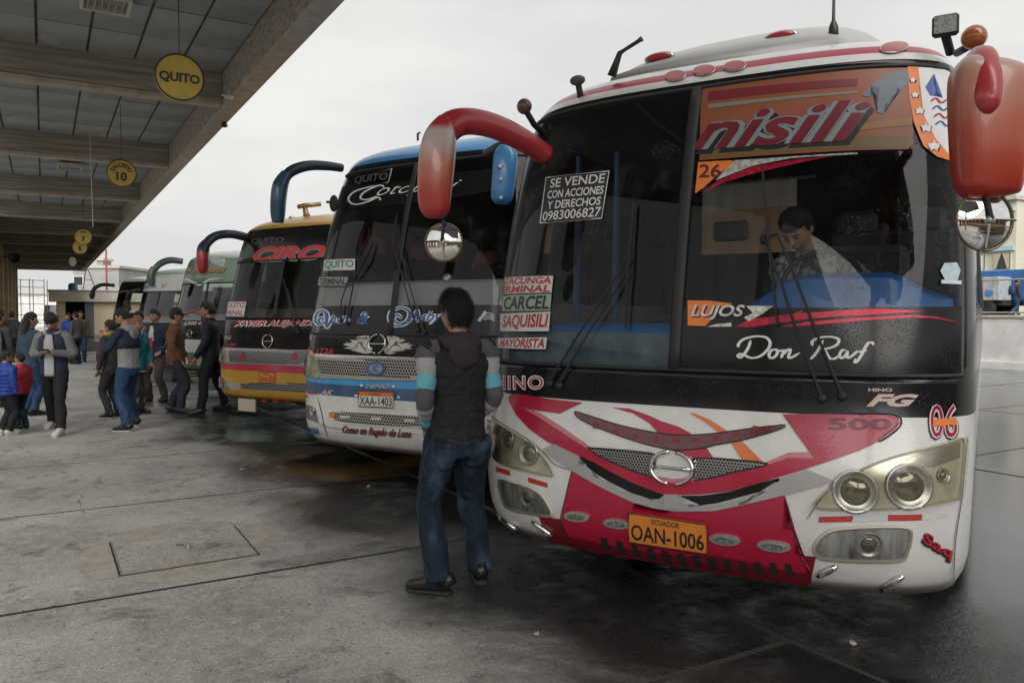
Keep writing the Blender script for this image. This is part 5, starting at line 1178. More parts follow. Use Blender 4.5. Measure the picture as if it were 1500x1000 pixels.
mirror(B3, [(362, 348, 11.3), (340, 343, 11.1), (318, 345, 11.0), (304, 355, 10.9), (298, 368, 10.85)], [.06, .06, .06, .062, .05], [(303, 354, 10.9), (298, 365, 10.88), (297, 380, 10.86), (297, 394, 10.86), (298, 400, 10.86)], [(.05, .05), (.07, .09), (.072, .09), (.06, .08), (.035, .04)], [mir_k, mir_k, mir_red, mir_red])
for px, py in ((428, 319), (448, 318)): blob(B3, px, py, 11.2, (.05, .05, .025), chrome, 'roof_light')
rodp(B3, [(436, 303, 11.2), (446, 301, 11.2), (470, 299, 11.2)], [.03, .035, .03], M('brass', (.35, .24, .09), .35, metal=.8), 'roof_horn'); rodp(B3, [(446, 301, 11.2), (448, 312, 11.2), (450, 319, 11.2)], [.03, .04, .06], MATS['brass'], 'roof_horn_stand')
far_g = glass('far_windscreen_glass', (.88, .9, .9), 1.3, rough=.03)
# ================================================================== fourth coach: green
grn = M('deep_green_paint', (.025, .12, .075), .35, coat=.4, var=.1); pgrn = M('pale_green_paint', (.17, .25, .18), .4, coat=.3, var=.35, vscale=2); gwh = M('grey_white_paint', (.45, .46, .45), .35, coat=.4, var=.08)
O4 = Vector((2.6, 16.4))
LEAN4 = [(.42, .06), (.55, .0), (1.0, .02), (1.3, .06), (2.2, .26), (2.65, .38), (2.74, .48), (2.82, .7), (2.87, 1.1), (2.9, 1.6)]
WID4 = [(.42, 1.2), (.6, 1.25), (1.4, 1.26), (2.2, 1.22), (2.65, 1.14), (2.75, 1.05), (2.83, .9), (2.9, .4)]
B4 = Bus('coach', 'green and grey coach with orange script on a pale green header, fourth from camera', O4, ROT, LEAN4, WID4, n=3.0)
B4.body([(.42, 0), (.80, 2), (1.05, 1), (2.18, 3), (2.66, 2)], [grn, blackp, gwh, pgrn], (1.42, 2.16), math.radians(66), (1.6, 2.3), far_g, side_g)
B4.interior(M('grey_dashboard', (.30, .31, .31), .6), lambda x: 1.55, 1.36, rows=3)
zE = zm(200, 350, .12)
B4.text('San Miguel', [zE(555, 455), zE(1095, 425), zE(1110, 350), zE(575, 370)], black_dec, .004, .05, .45, shift=(.6, .6)); B4.text('San Miguel', [zE(555, 455), zE(1095, 425), zE(1110, 350), zE(575, 370)], M('orange_script_vinyl', (.62, .20, .05), .4), .006, .01, .45)
B4.poly('header_art', [zE(890, 240), zE(940, 210), zE(1000, 240), zE(1050, 210), zE(1090, 260), zE(1080, 340), zE(1000, 330), zE(920, 300)], M('grey_green_art', (.40, .47, .40), .5, var=.5, vscale=14), .004)
B4.poly('white_swoop', [zE(525, 480), zE(640, 490), zE(720, 530), zE(765, 548), zE(820, 530), zE(890, 485), zE(1090, 468), zE(890, 505), zE(830, 550), zE(765, 572), zE(700, 550), zE(630, 508), zE(525, 498)], white_dec, .005); B4.poly('header_emblem', [zE(700, 485), zE(850, 480), zE(800, 525), zE(765, 535), zE(730, 520)], grn, .006)
B4.poly('red_chevron', [zE(560, 915), zE(690, 868), zE(830, 915), zE(900, 935), zE(690, 885), zE(570, 930)], red_dec, .004); B4.text('Atlas', q(zE, 640, 915, 740, 932, 5), white_dec, .005, 0, .3)
zF = zm(100, 340, .3); B4.text('Dios & Fe', [zF(565, 455), zF(700, 447), zF(705, 425), zF(570, 432)], white_dec, .005, .01, .4)
emblem(B4, *zF(595, 495), 5.5); plate(B4, [zF(588, 620), zF(622, 620), zF(622, 648), zF(588, 648)], pl_o, 'XBA', 'E', black_dec, .01)
g = [zF(628, 612), zF(700, 612), zF(700, 652), zF(628, 652)]; B4.poly('grille', g, mesh_m, .006); B4.poly('headlight', [zF(560, 610), zF(585, 612), zF(585, 645), zF(562, 640)], hl_base, .008, skirt=.01)
mirror(B4, [(268, 383, 16.3), (250, 381, 16.2), (235, 386, 16.1), (225, 396, 16.05)], [.06, .065, .065, .06], [(226, 392, 16.05), (222, 402, 16.05), (222, 412, 16.05), (223, 419, 16.05)], [(.06, .06), (.075, .09), (.07, .09), (.04, .05)], [M('grey_green_mirror', (.10, .14, .12), .4, coat=.3), MATS['grey_green_mirror'], MATS['grey_green_mirror']])
# ================================================================== fifth, sixth and the farthest coach
O5 = Vector((2.6, 24.0))
B5 = Bus('coach', 'pale coach with green roof edge and red and green header lettering behind the green coach', O5, ROT, LEAN4, WID4, n=3.0)
B5.body([(.42, 0), (1.02, 1), (2.2, 0), (2.66, 2)], [gwh, blackp, M('grey_teal_paint', (.20, .27, .25), .4)], (1.30, 2.18), math.radians(66), (1.6, 2.3), far_g, side_g); B5.interior(MATS['grey_dashboard'], lambda x: 1.5, 1.28, rows=2)
B5.text('Somente', [zE(30, 610), zE(240, 600), zE(250, 550), zE(45, 560)], MATS['teal_vinyl'], .006, .02, .35); B5.text('V', [zE(300, 600), zE(360, 595), zE(370, 545), zE(305, 550)], MATS['orange_script_vinyl'], .006, .02, .3)
B5.poly('dark_visor', [zE(20, 500), zE(140, 490), zE(140, 540), zE(15, 548)], blackp, .004)
mirror(B5, [(205, 425, 24.3), (190, 428, 24), (186, 438, 24)], [.05, .05, .05], [(187, 440, 24), (186, 447, 24), (190, 455, 24)], [(.08, .08), (.10, .08), (.05, .05)], [rubber, rubber, rubber])
O6 = Vector((2.35, 29.6))
B6 = Bus('coach', 'grey coach with black drooping mirror arm, farthest left of the parked row', O6, ROT, LEAN4, WID4, n=3.0)
B6.body([(.42, 0), (.95, 1), (1.1, 1), (2.25, 1), (2.66, 0)], [gwh, blackp], (1.22, 2.35), math.radians(66), (1.6, 2.3), far_g, side_g); B6.interior(MATS['grey_dashboard'], lambda x: 1.45, 1.2, rows=2)
B6.text('Turismo', [zF(195, 300), zF(300, 292), zF(300, 278), zF(200, 285)], M('dull_gold_vinyl', (.30, .24, .12), .4), .006, .02, .3)
mirror(B6, [(168, 418, 28.0), (150, 417, 27.8), (139, 422, 27.7), (135, 430, 27.7)], [.06, .065, .07, .06], [(136, 428, 27.7), (135, 433, 27.7), (135, 438, 27.7)], [(.07, .07), (.085, .08), (.05, .05)], [rubber, rubber, rubber])
p7 = ground(84, 486)
B7 = Bus('coach', 'white and sky blue coach far away beside the kiosk', (p7.x, p7.y), math.radians(-18), LEAN4, WID4, n=3.0, group='distant coach')
B7.body([(.42, 0), (.95, 2), (1.2, 0), (1.35, 1), (2.35, 0)], [white_pt, blackp, cyanpt], (1.36, 2.3), math.radians(66), (1.6, 2.3), far_g, side_g, rows=.12)
# ================================================================== people
skin = M('brown_skin', (.38, .20, .125), .5, var=.12, vscale=20); hair_m = M('black_hair', (.010, .009, .009), .45, var=.4, vscale=60, bump=.6, bscale=220)
def cloth(name, col, rough=.85, var=.18, bump=.25, bs=40, stretch=None): return M(name, col, rough, var=var, vscale=9, bump=bump, bscale=bs, spec=.25, stretch=stretch)
def jeans_mat(name, dark, light):
    m = M(name, dark, .85, var=.2, vscale=12, bump=.25, bscale=90, spec=.2); nt = m.node_tree; p = nt.nodes['Principled BSDF']
    src = p.inputs['Base Color'].links[0].from_socket
    t = nt.nodes.new('ShaderNodeTexCoord'); n = nt.nodes.new('ShaderNodeTexNoise'); mp_ = nt.nodes.new('ShaderNodeMapping'); mp_.inputs['Scale'].default_value = (5, 5, 2.2)
    n.inputs['Scale'].default_value = 1.3; n.inputs['Detail'].default_value = 5
    r = nt.nodes.new('ShaderNodeMapRange'); r.inputs['From Min'].default_value = .48; r.inputs['From Max'].default_value = .72; r.inputs['To Max'].default_value = .75
    x = nt.nodes.new('ShaderNodeMixRGB'); x.inputs[2].default_value = (*light, 1); l = nt.links.new
    l(t.outputs['Object'], mp_.inputs[0]); l(mp_.outputs[0], n.inputs['Vector']); l(n.outputs['Fac'], r.inputs['Value']); l(r.outputs[0], x.inputs[0]); l(src, x.inputs[1]); l(x.outputs[0], p.inputs['Base Color'])
    return m
denim = jeans_mat('dark_denim', (.012, .020, .033), (.075, .115, .155)); denim_b = jeans_mat('blue_denim', (.025, .06, .125), (.07, .14, .24)); blacktr = cloth('black_trousers', (.018, .018, .020)); greytr = cloth('grey_trousers', (.065, .06, .06))
shoe_k = M('black_leather', (.014, .013, .013), .32, bump=.1, bscale=60, var=.2); shoe_w = M('white_trainer', (.55, .53, .50), .6, var=.15); sole_m = M('dark_sole', (.02, .02, .02), .8); sole_w = M('pale_sole', (.5, .5, .48), .7)
clouds = bpy.data.textures.new('folds', 'CLOUDS'); clouds.noise_scale = .11; clouds.noise_depth = 2
clouds2 = bpy.data.textures.new('fine_folds', 'CLOUDS'); clouds2.noise_scale = .045; clouds2.noise_depth = 1
def soft(o, vox, it=6, fold=.012, fine=.004, fac=.5):
    r = o.modifiers.new('skin', 'REMESH'); r.mode = 'VOXEL'; r.voxel_size = vox; r.use_smooth_shade = True
    s_ = o.modifiers.new('soften', 'SMOOTH'); s_.iterations = it; s_.factor = fac
    if fold:
        d = o.modifiers.new('folds', 'DISPLACE'); d.texture = clouds; d.strength = fold; d.mid_level = .5
    if fine:
        d = o.modifiers.new('fine_folds', 'DISPLACE'); d.texture = clouds2; d.strength = fine; d.mid_level = .5
    return o
def V3(*a): return Vector(a)
def limb(b, pts, rad, sub=4, seg=12, side=(1, 0, 0)):
    c = crom([(*p, r) for p, r in zip(pts, rad)], sub); b.sweep([x[:3] for x in c], [x[3] for x in c], seg=seg, side=side)
class Person:
    def __init__(s, label, loc, H, phi, feet=None, lean=(0, 0), head=(0, 0, 0), arms=None, group=None, knees=None, seated=False, sh=(0, 0, 0), vox=.011):
        s.H = H; s.root = tag(empty('person', loc, -HEAD+phi), label, 'person', group); s.loc = Vector(loc); s.rz = -HEAD+phi; s.vox = vox
        Mi = (Matrix.Translation(s.loc) @ Matrix.Rotation(s.rz, 4, 'Z')).inverted()
        s.feet = {}
        for k, sg in (('l', -1), ('r', 1)):
            f = (feet or {}).get(k)
            if f is None: s.feet[k] = (V3(sg*.055*H, 0, 0), sg*-.15)
            elif len(f) == 3 and f[0] > 3: p = Mi @ ground(f[0], f[1]); s.feet[k] = (V3(p.x, p.y, 0), f[2])
            elif len(f) == 4: s.feet[k] = (V3(f[0]*H, f[1]*H, f[3]*H), f[2])
            else: s.feet[k] = (V3(f[0]*H, f[1]*H, 0), f[2])
        mid = (s.feet['l'][0]+s.feet['r'][0])/2 if not seated else V3(0, 0, 0)
        s.pel = V3(mid.x, mid.y, .525*H); ln = V3(lean[0]*H, lean[1]*H, 0); s.ln = ln
        s.sp = lambda t: s.pel+ln*((t-.525)/.32)**1.3*1.0+V3(0, 0, (t-.525)*H) if t > .525 else s.pel+V3(0, 0, (t-.525)*H)
        s.hip = {k: s.pel+V3(sg*.052*H, 0, -.02*H) for k, sg in (('l', -1), ('r', 1))}
        s.kn = {}
        for k in 'lr':
            f, yw = s.feet[k]; a = f+V3(0, 0, .05*H); m = s.hip[k]*.48+a*.52; L_ = (s.hip[k]-a).length
            bend = math.sqrt(max(0, (.475*H/2)**2-(L_/2)**2))+.008*H
            m = m+V3(math.sin(-yw)*.3*bend, bend, 0)
            if knees and k in knees: m = V3(*knees[k])*H
            s.kn[k] = m
        s.shd = {k: s.sp(.80)+V3(sg*.100*H, 0, 0)+V3(*sh)*H*0 for k, sg in (('l', -1), ('r', 1))}
        A = arms or {}
        s.arm = {}
        for k, sg in (('l', -1), ('r', 1)):
            e, w = A.get(k, ((sg*.138, -.01, .635), (sg*.138, .035, .50)))
            s.arm[k] = (V3(*e)*H+V3(mid.x, mid.y, 0), V3(*w)*H+V3(mid.x, mid.y, 0))
        s.hc = s.sp(.925)+V3(0, .012*H, 0)+V3(head[0], head[1], 0)*0
        s.hM = Matrix.Translation(s.hc-V3(0, 0, .03*H)) @ Matrix.Rotation(head[0], 4, 'Z') @ Matrix.Rotation(head[1], 4, 'X') @ Matrix.Rotation(head[2], 4, 'Y') @ Matrix.Translation(V3(0, 0, .03*H))
    def headf(s, p, d):
        H = s.H; q = p.copy()
        if d.z < .1:
            k = min(1, (.1-d.z)/1.1); q.x *= 1-.34*k*k-.08*k; q.y = q.y*(1-.20*k)+.010*H*k if d.y > 0 else q.y*(1-.42*k)
        if d.y > .5 and -.1 < d.z < .25: q.y -= .003*H
        return q
    def body(s, hands=True, skinm=None, face=True):
        H = s.H; b = MB()
        b.ell((0, 0, 0), (.048*H, .060*H, .073*H), 22, 16, s.hM, s.headf)
        hp = lambda x, y, z: s.hM @ V3(x*H, y*H, z*H)
        b.sweep([hp(0, .052, .012), hp(0, .060, -.004), hp(0, .066, -.014), hp(0, .056, -.020)], [.005*H, .007*H, .0095*H, .006*H], seg=8)   # nose
        b.ell((0, 0, 0), (.016*H, .008*H, .006*H), 10, 6, s.hM @ Matrix.Translation(V3(0, .050*H, -.036*H)))      # lips
        for sg in (-1, 1): b.ell((0, 0, 0), (.006*H, .012*H, .018*H), 8, 6, s.hM @ Matrix.Translation(V3(sg*.047*H, -.004*H, -.004*H)) @ Matrix.Rotation(sg*.3, 4, 'Z'))
        b.sweep([s.sp(.78), s.sp(.83), s.hM @ V3(0, -.008*H, -.03*H)], [.034*H, .031*H, .031*H], seg=12)
        c = [(.50, .070, .058), (.56, .080, .060), (.62, .074, .055), (.70, .085, .060), (.77, .088, .056), (.81, .06, .042), (.83, .035, .035)]
        b.sweep([s.sp(t) for t, _, _ in c], [(x*H, y*H) for _, x, y in c], seg=16)
        for k in 'lr':
            a = s.feet[k][0]+V3(0, 0, .05*H); limb(b, [s.hip[k], s.kn[k], a], [.036*H, .022*H, .012*H]); b.ell(a-V3(0, 0, .025*H), (.014*H, .018*H, .018*H), 8, 6)
            e, w = s.arm[k]; limb(b, [s.shd[k], e, w], [.022*H, .015*H, .0145*H])
            if hands:
                dv = (w-e).normalized(); sd_ = V3(1, 0, 0)-dv*dv.x; sd_ = sd_.normalized() if sd_.length > .1 else V3(0, 1, 0); up = dv.cross(sd_)
                sg = -1 if k == 'l' else 1; pc = w+dv*.03*H
                b.sweep([w-dv*.005*H, w+dv*.02*H, w+dv*.05*H], [(.014*H, .011*H), (.022*H, .011*H), (.023*H, .010*H)], side=sd_, seg=10)
                for i, ln in enumerate((.036, .042, .040, .031)):
                    r0 = w+dv*.045*H+sd_*((i-1.5)*.0115*H); cv = up*(-sg)*0+V3(0, 0, -.0)
                    b.sweep([r0, r0+dv*ln*.5*H-up*.004*H, r0+dv*ln*.85*H-up*.014*H], [.0056*H, .0052*H, .0044*H], seg=6)
                t0 = w+dv*.018*H-sd_*(sg*.018*H); b.sweep([t0, t0+dv*.022*H-sd_*(sg*.014*H), t0+dv*.042*H-sd_*(sg*.012*H)-up*.006*H], [.0075*H, .0065*H, .005*H], seg=6)
        o = b.build('body', skinm or skin, s.root, True); soft(o, min(s.vox, .0075), 2, 0, 0, .4)
        if face:
            ey = M('dark_eye', (.02, .012, .01), .2)
            for sg in (-1, 1):
                MB().ell((0, 0, 0), (.0075*H, .004*H, .0042*H), 8, 6, s.hM @ Matrix.Translation(V3(sg*.019*H, .0535*H, .004*H))).build('eye', ey, s.root, True)
                MB().sweep([s.hM @ V3(sg*x*H, y*H, z*H) for x, y, z in ((.009, .057, .0145), (.019, .056, .0175), (.030, .048, .0145))], .0026*H, seg=5).build('eyebrow', hair_m, s.root)
        return s
    def hair(s, m=None, length=-.15, blades=0, vol=1.07, long=0.):
        H = s.H; m = m or hair_m
        def f(p, d):
            q = s.headf(p, d); nse = noise.noise(V3(d.x*4, d.y*4, d.z*4)+s.loc)*.05
            lim = .42 if d.y > .25 else (.05 if d.y > -.2 else length-.25)
            edge = max(0, min(1, (d.z-lim)/.22+.5)); k = .90+(vol+nse+.02-.90)*edge
            if d.y > .1 and d.z > .3: q.z += .004*H
            return q*k
        b = MB(); b.ell((0, 0, 0), (.050*H, .062*H, .076*H), 34, 26, s.hM, f)
        rnd = random.Random(int(s.loc.x*100))
        for i in range(blades):
            th = rnd.uniform(0, 2*PI); zz = rnd.uniform(-.55, 1); rr = math.sqrt(max(0, 1-zz*zz)); d = V3(rr*math.cos(th), rr*math.sin(th), zz)
            lim = .42 if d.y > .25 else (.08 if d.y > -.2 else length-.2)
            if d.z < lim-.04: continue
            p = f(V3(d.x*.050*H, d.y*.062*H, d.z*.076*H), d); tang = V3(d.x*.5+rnd.uniform(-.4, .4), d.y*.5+rnd.uniform(-.4, .4), -.75 if d.z < .75 else rnd.uniform(-.3, .1)); tang = (tang-d*tang.dot(d)*.85).normalized()
            sd_ = tang.cross(d).normalized()*.0013; L_ = rnd.uniform(.02, .05)
            b.add([s.hM @ (p-sd_), s.hM @ (p+sd_), s.hM @ (p+tang*L_+d*rnd.uniform(0, .012))], [(0, 1, 2)])
        if long:
            c = [hp for hp in ((0, -.02, .03), (0, -.045, -.02), (0, -.058, -.08), (0, -.062, -.15), (0, -.06, -long))]
            b.sweep([s.hM @ (V3(*p)*H) for p in c], [(.045*H, .03*H), (.056*H, .035*H), (.060*H, .03*H), (.055*H, .022*H), (.03*H, .012*H)], seg=14)
        b.build('hair', m, s.root, True, fixn=False); return s
    def cap(s, m, brim=True, back=False):
        H = s.H; b = MB()
        def f(p, d): return p if d.z > .12 else V3(p.x*.96, p.y*.96, p.z*.2+.012*H)
        b.ell((0, 0, 0), (.051*H, .062*H, .076*H), 20, 12, s.hM, f); c = b.build('cap', m, s.root, True)
        if brim:
            sg = -1 if back else 1
            vs = []; n = 11
            for i in range(n):
                a = -1.15+2.3*i/(n-1); vs += [s.hM @ V3(math.sin(a)*.048*H, sg*math.cos(a)*.057*H, .016*H), s.hM @ V3(math.sin(a)*.046*H, sg*(math.cos(a)*.060+.045*math.cos(a)**.5 if math.cos(a) > 0 else 0)*H, (.004)*H)]
            vs += [v+V3(0, 0, -.004*H) for v in vs]; N = 2*n
            fs = [(2*i, 2*i+1, 2*i+3, 2*i+2) for i in range(n-1)]+[(N+2*i, N+2*i+2, N+2*i+3, N+2*i+1) for i in range(n-1)]+[(2*i+1, N+2*i+1, N+2*i+3, 2*i+3) for i in range(n-1)]
            MB().add(vs, fs).build('peak', m, c, True)
        return s
    def trousers(s, m, w=1.0, hem=.055, fold=.016):
        H = s.H; b = MB(); c = [(.445, .082, .072), (.48, .092, .078), (.53, .090, .072), (.575, .084, .064)]
        b.sweep([s.sp(t) for t, _, _ in c], [(x*H, y*H) for _, x, y in c], seg=18)
        for k in 'lr':
            f, yw = s.feet[k]; a = f+V3(0, -.012*H, hem*H); kn = s.kn[k]; hp_ = s.hip[k]
            limb(b, [hp_, hp_*.55+kn*.45+V3(0, .006*H, 0), kn, kn*.55+a*.45+V3(0, -.012*H, 0), kn*.15+a*.85, a], [.060*H*w, .054*H*w, .043*H*w, .042*H*w, .039*H*w, .041*H*w], sub=5, seg=16)
        o = b.build('trousers', m, s.root, True); soft(o, s.vox, 3, fold, .016); s.tro = o; return s
    def shoes(s, m, sm=None, flat=False):
        H = s.H
        for k in 'lr':
            f, yw = s.feet[k]; R = Matrix.Translation(f) @ Matrix.Rotation(yw, 4, 'Z'); b = MB()
            c = [(-.050, .020, .024, .024), (-.042, .025, .033, .034), (-.01, .025, .036, .037), (.025, .026, .028, .029), (.06, .030, .021, .022), (.088, .028, .017, .018), (.104, .018, .012, .014)]
            b.sweep([R @ V3(0, y*H, (z+.004)*H) for y, w, h, z in c], [(w*H, h*H) for y, w, h, z in c], side=R.to_3x3() @ V3(1, 0, 0), seg=14, power=2.5)
            b.sweep([R @ V3(0, -.018*H, .03*H), R @ V3(0, -.02*H, .075*H)], [(.024*H, .032*H), (.023*H, .028*H)], seg=12)
            o = b.build('shoe', m, s.root, True)
            q = MB(); q.sweep([R @ V3(0, y*H, .0065*H) for y, w, h, z in c], [(w*H*.99, .0065*H) for y, w, h, z in c], side=R.to_3x3() @ V3(1, 0, 0), seg=10, power=4).build('sole', sm or sole_m, o)
        return s
    def top(s, m, hem=.49, puff=1.0, sleeves=True, name='jacket', sleeve_m=None, collar=True, fold=.016, stripes=None, cuff=.0, hood=None):
        H = s.H; b = MB(); c = [(hem, .096, .076), (hem+.02, .098, .078), (.56, .094, .074), (.62, .092, .071), (.69, .101, .075), (.745, .108, .076), (.785, .104, .066), (.812, .082, .052), (.832, .046, .044)]+([(.850, .044, .046), (.858, .040, .043)] if collar else [])
        b.sweep([s.sp(t) for t, _, _ in c], [(x*H*puff, y*H*puff) for _, x, y in c], seg=22)
        sl = b if (sleeves and not sleeve_m and not stripes) else None
        for k, sg in (('l', -1), ('r', 1)):
            e, w = s.arm[k]; sh_ = s.shd[k]; up = [sh_+V3(-sg*.03*H, 0, .0), sh_+V3(sg*.006*H, 0, -.012*H), sh_*.5+e*.5, e, e*.5+w*.5, w*.97+e*.03]; ra = [.036*H*puff, .040*H*puff, .035*H*puff, .031*H*puff, .027*H*puff, .023*H*puff]
            if sl is not None: limb(b, up, ra, sub=4, seg=14)
            elif stripes:
                cc = crom([(*p, r) for p, r in zip(up, ra)], 9); n = len(cc); pat = stripes
                jit = [1+.05*math.sin(i*1.3)+.04*math.sin(i*2.9+1) for i in range(n)]
                MB().sweep([x[:3] for x in cc], [x[3]*j for x, j in zip(cc, jit)], seg=18, mats=[pat[1][min(len(pat[1])-1, int(i/n*len(pat[1])))] for i in range(n)]).build('sleeve', pat[0], s.root, True)
                b.ell(sh_, (.036*H, .036*H, .036*H), 12, 8)
            elif sleeve_m:
                q = MB(); limb(q, up, ra, sub=4, seg=14); soft(q.build('sleeve', sleeve_m, s.root, True), s.vox, 3, .014, .006)
        o = b.build(name, m, s.root, True); soft(o, s.vox, 4, fold*1.2, .013)
        s.topo = o
        if hood:
            q = MB(); q.ell((0, 0, 0), (.070*H, .040*H, .034*H), 16, 10, Matrix.Translation(s.sp(.822)+V3(0, -.042*H, 0)) @ Matrix.Rotation(.5, 4, 'X'))
            q.sweep([s.sp(.835)+V3(math.sin(a)*.056*H, -math.cos(a)*.052*H+.012*H, -.004*H+abs(a)*-.004*H) for a in [(-2.6+5.2*i/14) for i in range(15)]], [.020*H+.010*H*math.cos((-2.6+5.2*i/14)) for i in range(15)], seg=10, side=(0, 0, 1))
            q.ell((0, 0, 0), (.052*H, .026*H, .05*H), 14, 10, Matrix.Translation(s.sp(.785)+V3(0, -.068*H, 0)))
            soft(q.build('hood', hood, o, True), s.vox*.8, 3, .014, .004)
        return s
    def front(s, m, w=.036, z0=.50, z1=.80, name='shirt', puff=1.):
        H = s.H; vs = []; n = 12; k = 7
        for i in range(n+1):
            t = z0+(z1-z0)*i/n; ry = (.074 if t > .6 else .075)*H*puff*(1 if t < .76 else .88); rx = .105*H
            for j in range(k):
                u = -1+2*j/(k-1); x = u*w*H*(1.0 if t < .74 else 1-.4*(t-.74)/.08); p = s.sp(t)+V3(x, ry*math.sqrt(max(0, 1-(x/rx)**2))+.004, 0); vs.append(p)
        fs = [(i*k+j, i*k+j+1, (i+1)*k+j+1, (i+1)*k+j) for i in range(n) for j in range(k-1)]
        o = MB().add(vs, fs).build(name, m, s.root, True); so = o.modifiers.new('t', 'SOLIDIFY'); so.thickness = .012*H; so.offset = -.8; return s
    def wp(s, v): return (Matrix.Translation(s.loc) @ Matrix.Rotation(s.rz, 4, 'Z')) @ v
R_ = math.radians
# ---- the man in the foreground
blk_v = cloth('black_quilted_vest', (.020, .019, .021), .8, bump=.3, bs=25); hood_v = cloth('plum_black_fleece', (.040, .030, .037), .95, bump=.3, bs=120)
sl_mats = [cloth('dark_grey_knit', (.085, .085, .090), .95, bs=150), cloth('light_grey_knit', (.33, .33, .33), .95, bs=150), cloth('cyan_knit', (.13, .38, .46), .95, bs=150)]
man = Person('man seen from behind in black hooded vest and striped sleeves before the nearest coach', ground(668, 862), 1.69, R_(22), feet={'l': (640, 868, R_(52)), 'r': (702, 849, R_(-12))}, head=(R_(24), R_(-6), 0),
             arms={'l': ((-.124, -.03, .635), (-.080, .085, .53)), 'r': ((.122, -.015, .635), (.080, .09, .545))}, vox=.009)
man.body().hair(blades=9000, length=-.42, vol=1.03).trousers(denim, 1.06, .035, .026).shoes(shoe_k)
man.top(blk_v, hem=.488, puff=.97, stripes=(sl_mats, [0, 0, 0, 0, 1, 1, 2, 2, 0, 0, 1, 1, 2, 2, 0, 1]), name='vest', hood=hood_v)
def press(o_root, b, name, m, parent): return b.build(name, m, parent, True)
for sg in (-1, 1):      # back pockets
    p = man.pel+V3(sg*.052*1.69, -.070*1.69, -.085*1.69); vs = []
    for i in range(6):
        for j in range(6):
            u, v = -1+2*i/5, j/5; w_ = .056*(1 if v > .25 else .65+.35*v/.25); vs.append(p+V3(u*w_, .028*u*u*1.0+.010*(1-v)*0, -.065+.13*v)+V3(0, -.010, 0))
    o = MB().add(vs, [(i*6+j, i*6+j+1, (i+1)*6+j+1, (i+1)*6+j) for i in range(5) for j in range(5)]).build('back_pocket', denim, man.root, True); sw_ = o.modifiers.new('wrap', 'SHRINKWRAP'); sw_.target = man.tro; sw_.wrap_method = 'PROJECT'; sw_.use_project_y = True; sw_.use_negative_direction = True; sw_.use_positive_direction = True; sw_.offset = .004
    so = o.modifiers.new('t', 'SOLIDIFY'); so.thickness = .006; so.offset = 0
def seam(target, pts, w, m, parent, name='seam'):
    vs = []; n = len(pts)
    for i, p in enumerate(pts):
        t_ = (pts[min(i+1, n-1)]-pts[max(i-1, 0)]).normalized(); out = V3(p.x-man.pel.x, p.y-man.pel.y, 0).normalized(); sd_ = t_.cross(out).normalized()*w; vs += [p+sd_, p-sd_]
    o = MB().add(vs, [(2*i, 2*i+1, 2*i+3, 2*i+2) for i in range(n-1)]).build(name, m, parent, True, fixn=False)
    k = o.modifiers.new('wrap', 'SHRINKWRAP'); k.target = target; k.wrap_method = 'NEAREST_SURFACEPOINT'; k.wrap_mode = 'OUTSIDE_SURFACE'; k.offset = .002
    so = o.modifiers.new('t', 'SOLIDIFY'); so.thickness = .004; so.offset = 0; return o
seam_m = M('vest_seam', (.008, .008, .009), .7); stitch = M('jeans_seam', (.030, .045, .065), .8)
Hm = 1.69
for t_, rx, ry in ((.515, .10, .082), (.555, .098, .08), (.60, .096, .078), (.655, .099, .079), (.715, .105, .08)):
    seam(man.topo, [man.sp(t_)+V3(math.cos(a)*rx*Hm, math.sin(a)*ry*Hm, .006*math.sin(3*a)) for a in [PI*.98+PI*1.04*i/24 for i in range(25)]], .0028, seam_m, man.topo)
for k, sg in (('l', -1), ('r', 1)):
    h_, kn_, f_ = man.hip[k], man.kn[k], man.feet[k][0]
    seam(man.tro, crom([tuple(h_+V3(sg*.075, -.05, .03)), tuple(kn_+V3(sg*.07, -.03, 0)), tuple(f_+V3(sg*.06, -.03, .10))], 10) and [V3(*q_) for q_ in crom([tuple(h_+V3(sg*.075, -.05, .03)), tuple(kn_+V3(sg*.07, -.03, 0)), tuple(f_+V3(sg*.06, -.03, .10))], 10)], .0022, stitch, man.tro)
    seam(man.tro, [man.pel+V3(sg*x, -.13, z) for x, z in ((0, -.055), (.03, -.045), (.06, -.037), (.09, -.03), (.12, -.026))], .002, stitch, man.tro)
seam(man.tro, [man.pel+V3(0, -.14, z) for z in (.02, -.03, -.08, -.13)], .002, stitch, man.tro)
# ---- the group by the yellow coach
G = 'people waiting on the platform'
navy = cloth('navy_cloth', (.028, .038, .066)); greyc = cloth('grey_sweat_cloth', (.27, .27, .27)); teal = cloth('teal_shell', (.015, .20, .23), .6); brownl = cloth('brown_suede', (.15, .075, .042)); whitec = cloth('white_tee', (.52, .52, .52))
redc = cloth('red_cloth', (.40, .035, .055)); bluec = cloth('royal_blue_puffer', (.022, .055, .28), .45); darkg = cloth('charcoal_cloth', (.05, .05, .053)); denimj = cloth('denim_jacket_cloth', (.045, .075, .11)); gingr = M('ginger_hair', (.26, .10, .035), .5, var=.3, vscale=40, bump=.5, bscale=150)
olive = cloth('olive_tee', (.10, .10, .06)); capk = cloth('black_cap_cloth', (.016, .016, .018))
p = Person('person in navy and grey hooded sweatshirt eating from a yellow bowl', ground(187, 628), 1.64, R_(78), feet={'l': (184, 632, R_(8)), 'r': (196, 624, R_(10))}, lean=(0, .015), head=(R_(8), R_(-28), 0), arms={'l': ((-.135, .09, .66), (-.06, .19, .755)), 'r': ((.14, .07, .66), (.06, .19, .76))}, group=G)
p.body().hair().trousers(denim_b, .95).shoes(shoe_k, sole_w).top(greyc, hem=.50, sleeve_m=navy, hood=greyc, name='sweatshirt')
